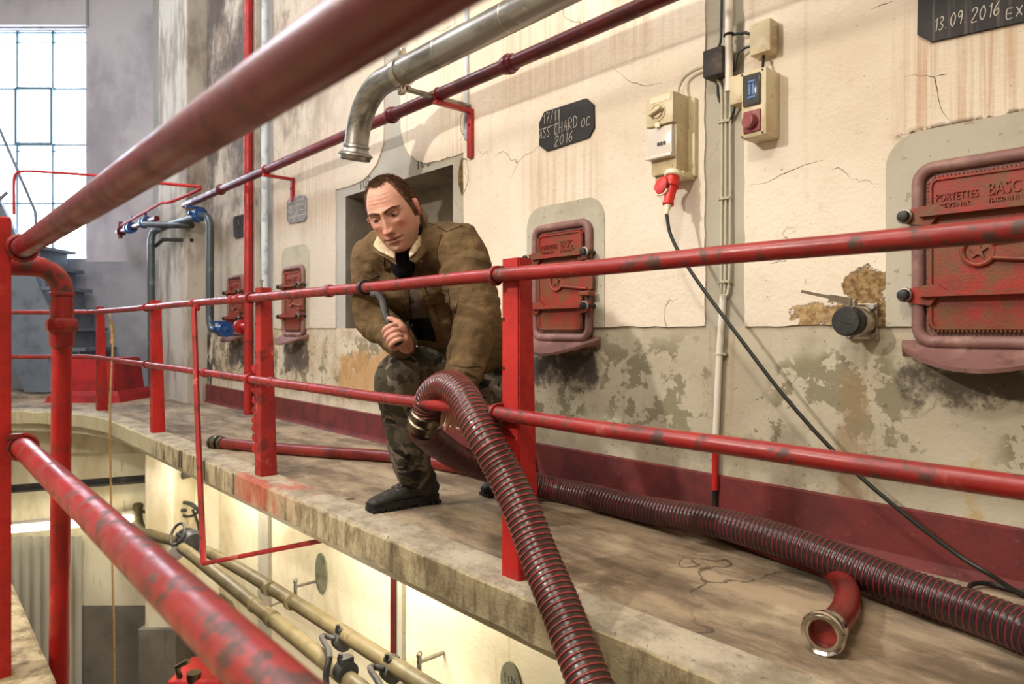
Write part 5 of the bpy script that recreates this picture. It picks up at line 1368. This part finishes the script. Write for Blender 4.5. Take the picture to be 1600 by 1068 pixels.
for j in range(len(hg)-1):
    for k in range(NT):
        k2 = (k+1) % NT
        if max(hg[j][k][0], hg[j+1][k2][0]) > 0: hb.faces.new((hvert(j, k), hvert(j, k2), hvert(j+1, k2), hvert(j+1, k)))
top = [hvert(len(hg)-1, k) for k in range(NT) if (len(hg)-1, k) in hv]
if len(top) == NT: hb.faces.new(top)
# ears
def ear(bm, s):
    c0 = Vector((s*.0765, -.004, -.004))
    mt = Matrix.Rotation(math.radians(-s*28), 3, 'Z') @ Matrix.Rotation(math.radians(-8), 3, 'X')
    n, m_ = 20, 12; rows = []
    for i in range(m_+1):
        rr = i/m_; row = []
        for k in range(n):
            a = 2*PI*k/n
            yy = math.cos(a)*.0185*(1+.12*math.sin(a)); zz = math.sin(a)*.033
            hgt = .004 + .011*math.exp(-((rr-.82)/.14)**2) - .004*math.exp(-(rr/.5)**2) + .005*math.exp(-((rr-.45)/.12)**2)*(1 if math.cos(a) > -.2 else .5)
            if i == m_: hgt = -.006
            q = mt @ Vector((s*hgt, yy*rr-.004*rr, zz*rr*(1 if zz > 0 else .92)))
            v = bm.verts.new(H(*(c0+q)))
            l_ = bm.verts.layers.float_color['tint']; v[l_] = (.56, .23, .175, 1); row.append(v)
        rows.append(row)
    for A, B in zip(rows[1:], rows[2:]):
        for k in range(n): bm.faces.new((A[k], A[(k+1) % n], B[(k+1) % n], B[k]))
    bm.faces.new(rows[1])
ear(bm, 1); ear(bm, -1)
# eyelids: shells around the eyeballs
EYE = []
for s in (1, -1):
    ec = Vector((s*.0315, .0685, .0085)); EYE.append(ec)
    for up_ in (1, -1):
        rows = []
        for i in range(7):
            el = math.radians((9 if up_ > 0 else -14)+(69 if up_ > 0 else -57)*i/6); row = []
            for k in range(13):
                az = math.radians(-82+164*k/12); pinch = 1-.55*(abs(k-6)/6)**2.2
                el2 = el*pinch+math.radians(-2)*(1-pinch) if i == 0 else el
                R_ = .0142
                q = ec+Vector((R_*math.cos(el2)*math.sin(az)*1.12, R_*math.cos(el2)*math.cos(az), R_*math.sin(el2)))
                v = bm.verts.new(H(*q)); v[lay] = (.43, .215, .165, 1); row.append(v)
            rows.append(row)
        for A, B in zip(rows, rows[1:]):
            for k in range(12): bm.faces.new((A[k], A[k+1], B[k+1], B[k]))
# --- hands: capsule chains fused to a fine skin
def hand_core(bm, chain, rad):
    p = spline(chain, 5); n = len(p)
    rr = [rad[0]+(rad[1]-rad[0])*i/(n-1) for i in range(n)]
    tube(bm, p, rr, 12); ball(bm, p[0], rr[0], 10); ball(bm, p[-1], rr[-1], 10)
hbm = NB()
# right fist round the tool handle
HT, HB_ = PT(592, 468, 2.47), PT(628, 548, 2.40)      # handle line
hax = (HB_-HT).normalized()
gc = PT(613, 531, 2.44)                               # centre of the grip
gc = HT+hax*(gc-HT).dot(hax)
tocam = (Vector((0, 0, CAMZ))-gc).normalized(); tocam = (tocam-hax*tocam.dot(hax)).normalized()
right = tocam.cross(hax); right = right if right.dot(RV) > 0 else -right
def arc(c0, r_, a): return c0 + (right*math.cos(math.radians(a))+tocam*math.sin(math.radians(a)))*r_
palm_c = gc - tocam*.026 + right*.012
for i, (o_, L_, rd_) in enumerate(((-.031, 0, .0098), (-.0105, 0, .0102), (.010, 0, .0098), (.029, 8, .0086))):
    c0 = gc+hax*o_
    knuck = c0 - tocam*.030 - right*.018
    hand_core(hbm, [palm_c+hax*o_*.75, knuck], (.014, .0115))
    hand_core(hbm, [knuck, arc(c0, .030, 195), arc(c0, .0275, 150)], (.0112, rd_+.0006))
    hand_core(hbm, [arc(c0, .0275, 150), arc(c0, .0265, 112), arc(c0, .0255, 78)], (rd_+.0006, rd_))
    hand_core(hbm, [arc(c0, .0255, 78), arc(c0, .0235, 48+L_), arc(c0, .021, 25+L_)], (rd_, rd_-.0014))
th0 = WRR.lerp(gc, .35)+hax*.012+right*.012
hand_core(hbm, [th0, gc-hax*.012+right*.034-tocam*.004, gc-hax*.036+right*.030+tocam*.010], (.019, .0125))
hand_core(hbm, [gc-hax*.036+right*.030+tocam*.010, gc-hax*.056+right*.016+tocam*.012, gc-hax*.066+right*.004+tocam*.012], (.0118, .0088))
hand_core(hbm, [WRR-(WRR-ELR).normalized()*.05, WRR, palm_c+right*.006], (.029, .030))
ball(hbm, palm_c, (.030, .030, .036), 14); ball(hbm, gc+hax*.02-tocam*.014+right*.022, .019, 12)
# left hand under and behind the hose
lk = PT(706, 628, 2.375); 
hand_core(hbm, [WRL-(WRL-ELL).normalized()*.05, WRL+Vector((0, 0, -.03)), PT(716, 616, 2.385)], (.032, .030))
ball(hbm, PT(712, 626, 2.40), (.036, .026, .036), 14)
for i, (kx_, ky_, mx, my, tx, ty, d) in enumerate(((697, 636, 693, 650, 690, 661, 2.375), (704, 641, 701, 656, 697, 670, 2.365), (712, 643, 710, 658, 707, 672, 2.37), (719, 640, 719, 653, 716, 664, 2.385))):
    a, b_, c_ = PT(kx_, ky_, d-.045), PT(mx, my, d-.055), PT(tx, ty, d-.04)
    hand_core(hbm, [PT(712, 626, 2.40), a], (.014, .0112)); hand_core(hbm, [a, b_], (.0110, .0098)); hand_core(hbm, [b_, c_], (.0098, .0080))
hand_core(hbm, [PT(706, 612, 2.40), PT(684, 612, 2.415), PT(668, 612, 2.385)], (.017, .0115)); hand_core(hbm, [PT(668, 612, 2.385), PT(664, 614, 2.36), PT(663, 618, 2.335)], (.0112, .0090))
hb2 = fuse(hbm, .0022, 3, .4)
l2 = hb2.verts.layers.float_color.new('tint')
for v in hb2.verts:
    n_ = mnoise.noise(v.co*60); v[l2] = (.53+.04*n_, .265+.03*n_, .20+.03*n_, 1)
# body under the clothes
core = NB()
tube(core, spline([PELV, WAIST, CHEST, NECK], 6), [(.13, .09)]*13+[(.12, .085), (.11, .08), (.10, .075), (.09, .07), (.08, .065), (.066, .06)], 16, side=LAT)
limb(core, [NECK+Vector((0, 0, -.03)), NECK+(HC_-NECK)*.45, H(0, -.03, -.06)], [.062, .060, .058], 16)
for S, E, W_ in ((SHR, ELR, WRR), (SHL, ELL, WRL)): limb(core, [NECK.lerp(S, .4), S, E, W_], [.05, .055, .042, .028], 12)
for h_, k_, a_ in ((HPR, KNR, ANR), (HPL, KNL, ANL)): limb(core, [h_, k_, a_], [.075, .052, .036], 12)
cb_ = fuse(core, .012, 3)
l3 = cb_.verts.layers.float_color.new('tint')
for v in cb_.verts: v[l3] = (.52, .27, .2, 1)
def absorb(dst, src):
    me = bpy.data.meshes.new('tmp'); src.to_mesh(me); src.free(); dst.from_mesh(me); bpy.data.meshes.remove(me)
absorb(bm, hb2); absorb(bm, cb_)
body = obj('body', bm, 'skin', man, 1.4)
hairs = []
for j in range(0, len(hg), 1):
    for k in range(0, NT):
        hm, q = hg[j][k]
        if hm > .02 and random.random() < .42*(.25+.75*hm):
            p = Vector(face(ths[k], -PI/2+PI*(j+1)/NP)); hairs.append((p, hm, ths[k]))
for p, hm, th in hairs:
    n_ = Vector((p.x/.0775**2, p.y/.098**2, p.z/.12**2)).normalized()
    p = p + Vector((random.uniform(-1, 1), random.uniform(-1, 1), random.uniform(-1, 1)))*.003
    fl = Vector((p.x*2.5, -.10+.08*max(0, math.cos(th)), -.09+.10*sm(.05, .11, p.z)))+Vector((random.uniform(-1, 1), random.uniform(-1, 1), random.uniform(-1, 1)))*.06
    fl = (fl-n_*fl.dot(n_)).normalized(); sd_ = n_.cross(fl)
    L = random.uniform(.008, .018)*(.5+.5*hm); b0 = p+n_*.002*hm
    tip = b0+fl*L+n_*random.uniform(.003, .008)*hm
    va = hb.verts.new(H(*(b0+sd_*.0007))); vb2 = hb.verts.new(H(*(b0-sd_*.0007))); vc2 = hb.verts.new(H(*(b0.lerp(tip, .6)+n_*.002))); vd = hb.verts.new(H(*tip))
    hb.faces.new((va, vb2, vc2)); hb.faces.new((vc2, vb2, vd))
obj('hair', hb, 'hair', man, 1.4)
for ec in EYE:
    b_ = NB(); ball(b_, H(*ec), .0128*HS, 16); eb = obj('eyeball', b_, 'eyewhite', man, 1.2)
    gz = Vector((.10 if True else 0, .98, -.30)).normalized(); b_ = NB(); disc(b_, H(*(ec+gz*.0108)), H(*(ec+gz))-H(*ec), .0062*HS, .0022*HS, 18); obj('iris', b_, 'iris', eb)
FWD = (H(0, 1, 0)-H(0, 0, 0)).normalized()
for s in (1, -1):
    b_ = NB()
    for k in range(170):
        t = random.random(); x = s*(.008+.044*t); z = .0225+.0085*math.sin(min(1, t*1.15)*PI*.62)-.006*max(0, t-.6)+.0046*random.uniform(-1, 1)*(1-.5*t)
        h = hbvh.ray_cast(H(x, .3, z), -FWD)
        if h[0] is None: continue
        u_ = (H(x+s*.006, 0, z+.0035-.004*t)-H(x, 0, z)).normalized(); u_ = (u_-h[1]*u_.dot(h[1])).normalized()
        tube(b_, [h[0]+FWD*.0002, h[0]+u_*.004+FWD*.0014, h[0]+u_*.0085+FWD*.0012], [.0008, .0007, .0002], 4)
    obj('eyebrow', b_, 'brow', man, 1.2)
# collar: fleece lined flaps and dark jersey neck
def flap(name, m, pts, th, parent):
    """fan of a closed 3-D outline, thickened"""
    b_ = NB(); P = [Vector(p) for p in pts]; c_ = sum(P, Vector())/len(P)
    nrm = Vector((0, 0, 0))
    for a, d in zip(P, P[1:]+P[:1]): nrm += (a-c_).cross(d-c_)
    nrm.normalize()
    if nrm.dot(Vector((0, 0, CAMZ))-c_) < 0: nrm = -nrm
    prs = []
    for sgn in (1, -1):
        ring = [b_.verts.new(p+nrm*th*.5*sgn*.6) for p in P]; inn = [b_.verts.new(c_.lerp(p, .6)+nrm*th*.5*sgn*1.3) for p in P]; cv = b_.verts.new(c_+nrm*th*.5*sgn*1.5)
        n = len(P)
        for k in range(n):
            b_.faces.new((ring[k], ring[(k+1) % n], inn[(k+1) % n], inn[k])); b_.faces.new((inn[k], inn[(k+1) % n], cv))
        prs.append(ring)
    n = len(P)
    for k in range(n): b_.faces.new((prs[0][k], prs[0][(k+1) % n], prs[1][(k+1) % n], prs[1][k]))
    return obj(name, b_, m, parent, 1.2)
flap('collar_lining', 'fleece', [PT(593, 362, 2.60), PT(584, 384, 2.57), PT(592, 392, 2.53), PT(606, 399, 2.49), PT(617, 404, 2.47), PT(618, 396, 2.48), PT(608, 380, 2.53), PT(598, 364, 2.58)], .012, jk)
flap('collar_lining', 'fleece', [PT(654, 330, 2.60), PT(661, 366, 2.55), PT(657, 384, 2.50), PT(648, 396, 2.46), PT(640, 402, 2.45), PT(639, 394, 2.47), PT(648, 376, 2.51), PT(653, 352, 2.56)], .012, jk)
flap('collar', 'jacket', [PT(656, 322, 2.63), PT(668, 336, 2.60), PT(672, 366, 2.56), PT(668, 392, 2.50), PT(650, 410, 2.45), PT(640, 406, 2.46), PT(657, 384, 2.52), PT(661, 360, 2.57)], .014, jk)
flap('collar', 'jacket', [PT(592, 366, 2.62), PT(580, 384, 2.60), PT(584, 394, 2.56), PT(604, 404, 2.51), PT(620, 414, 2.47), PT(618, 402, 2.48), PT(600, 394, 2.54), PT(586, 382, 2.59)], .012, jk)
b_ = NB(); limb(b_, [NECK+(HC_-NECK)*.05+Vector((0, 0, -.02)), NECK+(HC_-NECK)*.40+FV*-.02], [.078, .070], 18); ball(b_, PT(630, 408, 2.56), (.05, .05, .07), 14); nb = fuse(b_, .007, 5); obj('jersey_neck', nb, 'navy', man, 1.2)
# --- trousers
bm = NB()
tube(bm, spline([PELV+(PELV-WAIST)*.35, PELV, WAIST.lerp(PELV, .45)], 5), [(.150, .115)]*4+[(.165, .125)]*4+[(.160, .120)]*3, 20, side=LATH)
limb(bm, [HPR, HPR.lerp(KNR, .5)+Vector((0, 0, .012)), KNR, KNR.lerp(ANR, .35), KNR.lerp(ANR, .75), ANR+Vector((0, 0, .015))], [.105, .096, .083, .084, .080, .072], fold=.03, ph=.2)
limb(bm, [HPL, HPL.lerp(KNL, .5), KNL, KNL.lerp(ANL, .4), ANL], [.110, .100, .086, .082, .066], fold=.035, ph=2.0)
ball(bm, KNR, (.082, .082, .085), 14)
tb = fuse(bm, .008, 6); fold_noise(tb, .009, 12, (1, 1, .8)); fold_noise(tb, .003, 30)
obj('trousers', tb, 'camo', man, 1.5)
# --- boots
def boot(heel, toe, ank):
    f = Vector((toe.x-heel.x, toe.y-heel.y, 0)); L = f.length; f.normalize(); s_ = Vector((-f.y, f.x, 0)); up = Vector((0, 0, 1))
    def Q(a, b_, c_): return heel+f*(a*L)+s_*b_+up*c_
    bm = NB()
    secs = [(.02, .030, .075, .03), (.12, .036, .105, .03), (.30, .036, .115, .03), (.45, .036, .100, .03), (.60, .040, .080, .03), (.78, .044, .062, .03), (.92, .038, .050, .03), (.99, .020, .036, .03)]
    rings = []
    for a, wd, ht, lo in secs:
        c_ = Q(a, 0, (ht+lo)/2); rings.append((c_, (wd, (ht-lo)/2+.008)))
    tube(bm, [r_[0] for r_ in rings], [r_[1] for r_ in rings], 18, side=s_)
    limb(bm, [Q(.20, 0, .06), Q(.19, 0, .11), ank+(Q(.2, 0, .17)-ank)*.3, ank+Vector((0, 0, .03))], [.047, .050, .054, .058], 18)
    bb_ = fuse(bm, .0055, 5); fold_noise(bb_, .0025, 40)
    bv = BVHTree.FromBMesh(bb_)
    bo = obj('boot', bb_, 'boot', man, 1.4)
    bm = NB(); out = []
    for k in range(32):
        t = 2*PI*k/32; a = .5-.515*math.cos(t); wd = .040+.006*math.sin(PI*a)-.006*(1 if .3 < a < .55 else 0)
        out.append(Q(a, wd*abs(math.sin(t))**.6*math.copysign(1, math.sin(t)), .0))
    prism(bm, [p+up*.012 for p in out], up*.026)
    for k in range(11):
        a = .04+.09*k
        if .36 < a < .46: continue
        box(bm, (-.011, -.041, 0), (.011, .041, .014), 0, Matrix.Translation(Q(a, 0, .0005)) @ Matrix.Rotation(math.atan2(f.y, f.x), 4, 'Z'))
    obj('sole', bm, 'sole', bo, .6)
    bm = NB()
    for k in range(5):
        a = .34+.07*k; z_ = .30
        P = []
        for j in range(7):
            b0 = -.032+.064*j/6; o_ = Q(a+.012*(1 if j % 2 else -1), b0, .3); h = bv.ray_cast(o_, -up)
            if h[0] is not None: P.append(h[0]+up*.003)
        if len(P) > 2: tube(bm, spline(P, 3), .0036, 6)
    P = [Q(.40, .01, .135), Q(.46, .02, .145), Q(.52, .03, .125), Q(.46, .032, .115), Q(.40, .012, .128)]; tube(bm, spline(P, 5), .0025, 6)
    P = [Q(.40, -.01, .135), Q(.46, -.025, .148), Q(.50, -.035, .12), Q(.44, -.03, .112)]; tube(bm, spline(P, 5), .0025, 6)
    obj('lace', bm, 'lace', bo, .8)
    bm = NB()
    ringt(bm, ank+Vector((0, 0, .028)), (ank-KNR) if False else (0, 0, 1), .056, .009, 20, 8); obj('boot_collar', bm, 'boot', bo, .8)
boot(onZ(683, 783, 0), onZ(574, 801, 0), PT(650, 742, 2.84)-Vector((0, 0, .0)))
hl = Vector((ANL.x+.03, ANL.y+.07, 0)); boot(hl, hl+Vector((-.05, -.285, 0)), Vector((ANL.x, ANL.y, ANL.z)))
# --- the tool in his fist
tl = thing('hook_spanner', 'dark metal hook spanner gripped upright in the man\'s right fist', 'tool', gc)
bm = NB(); p_ = HT+hax*.055; q_ = gc+hax*.035
tube(bm, [p_, p_.lerp(q_, .5), q_], [(.0125, .008)]*3, 10, side=right); obj('handle', bm, 'black', tl, .6)
bm = NB(); tube(bm, spline([p_+hax*.006, HT+hax*.03+right*.006, HT+hax*.005+right*.010, HT-hax*.022+right*.002, HT-hax*.032-right*.020], 5), [(.013, .007)]*21, 10, side=right); obj('hook', bm, 'black', tl, .6)
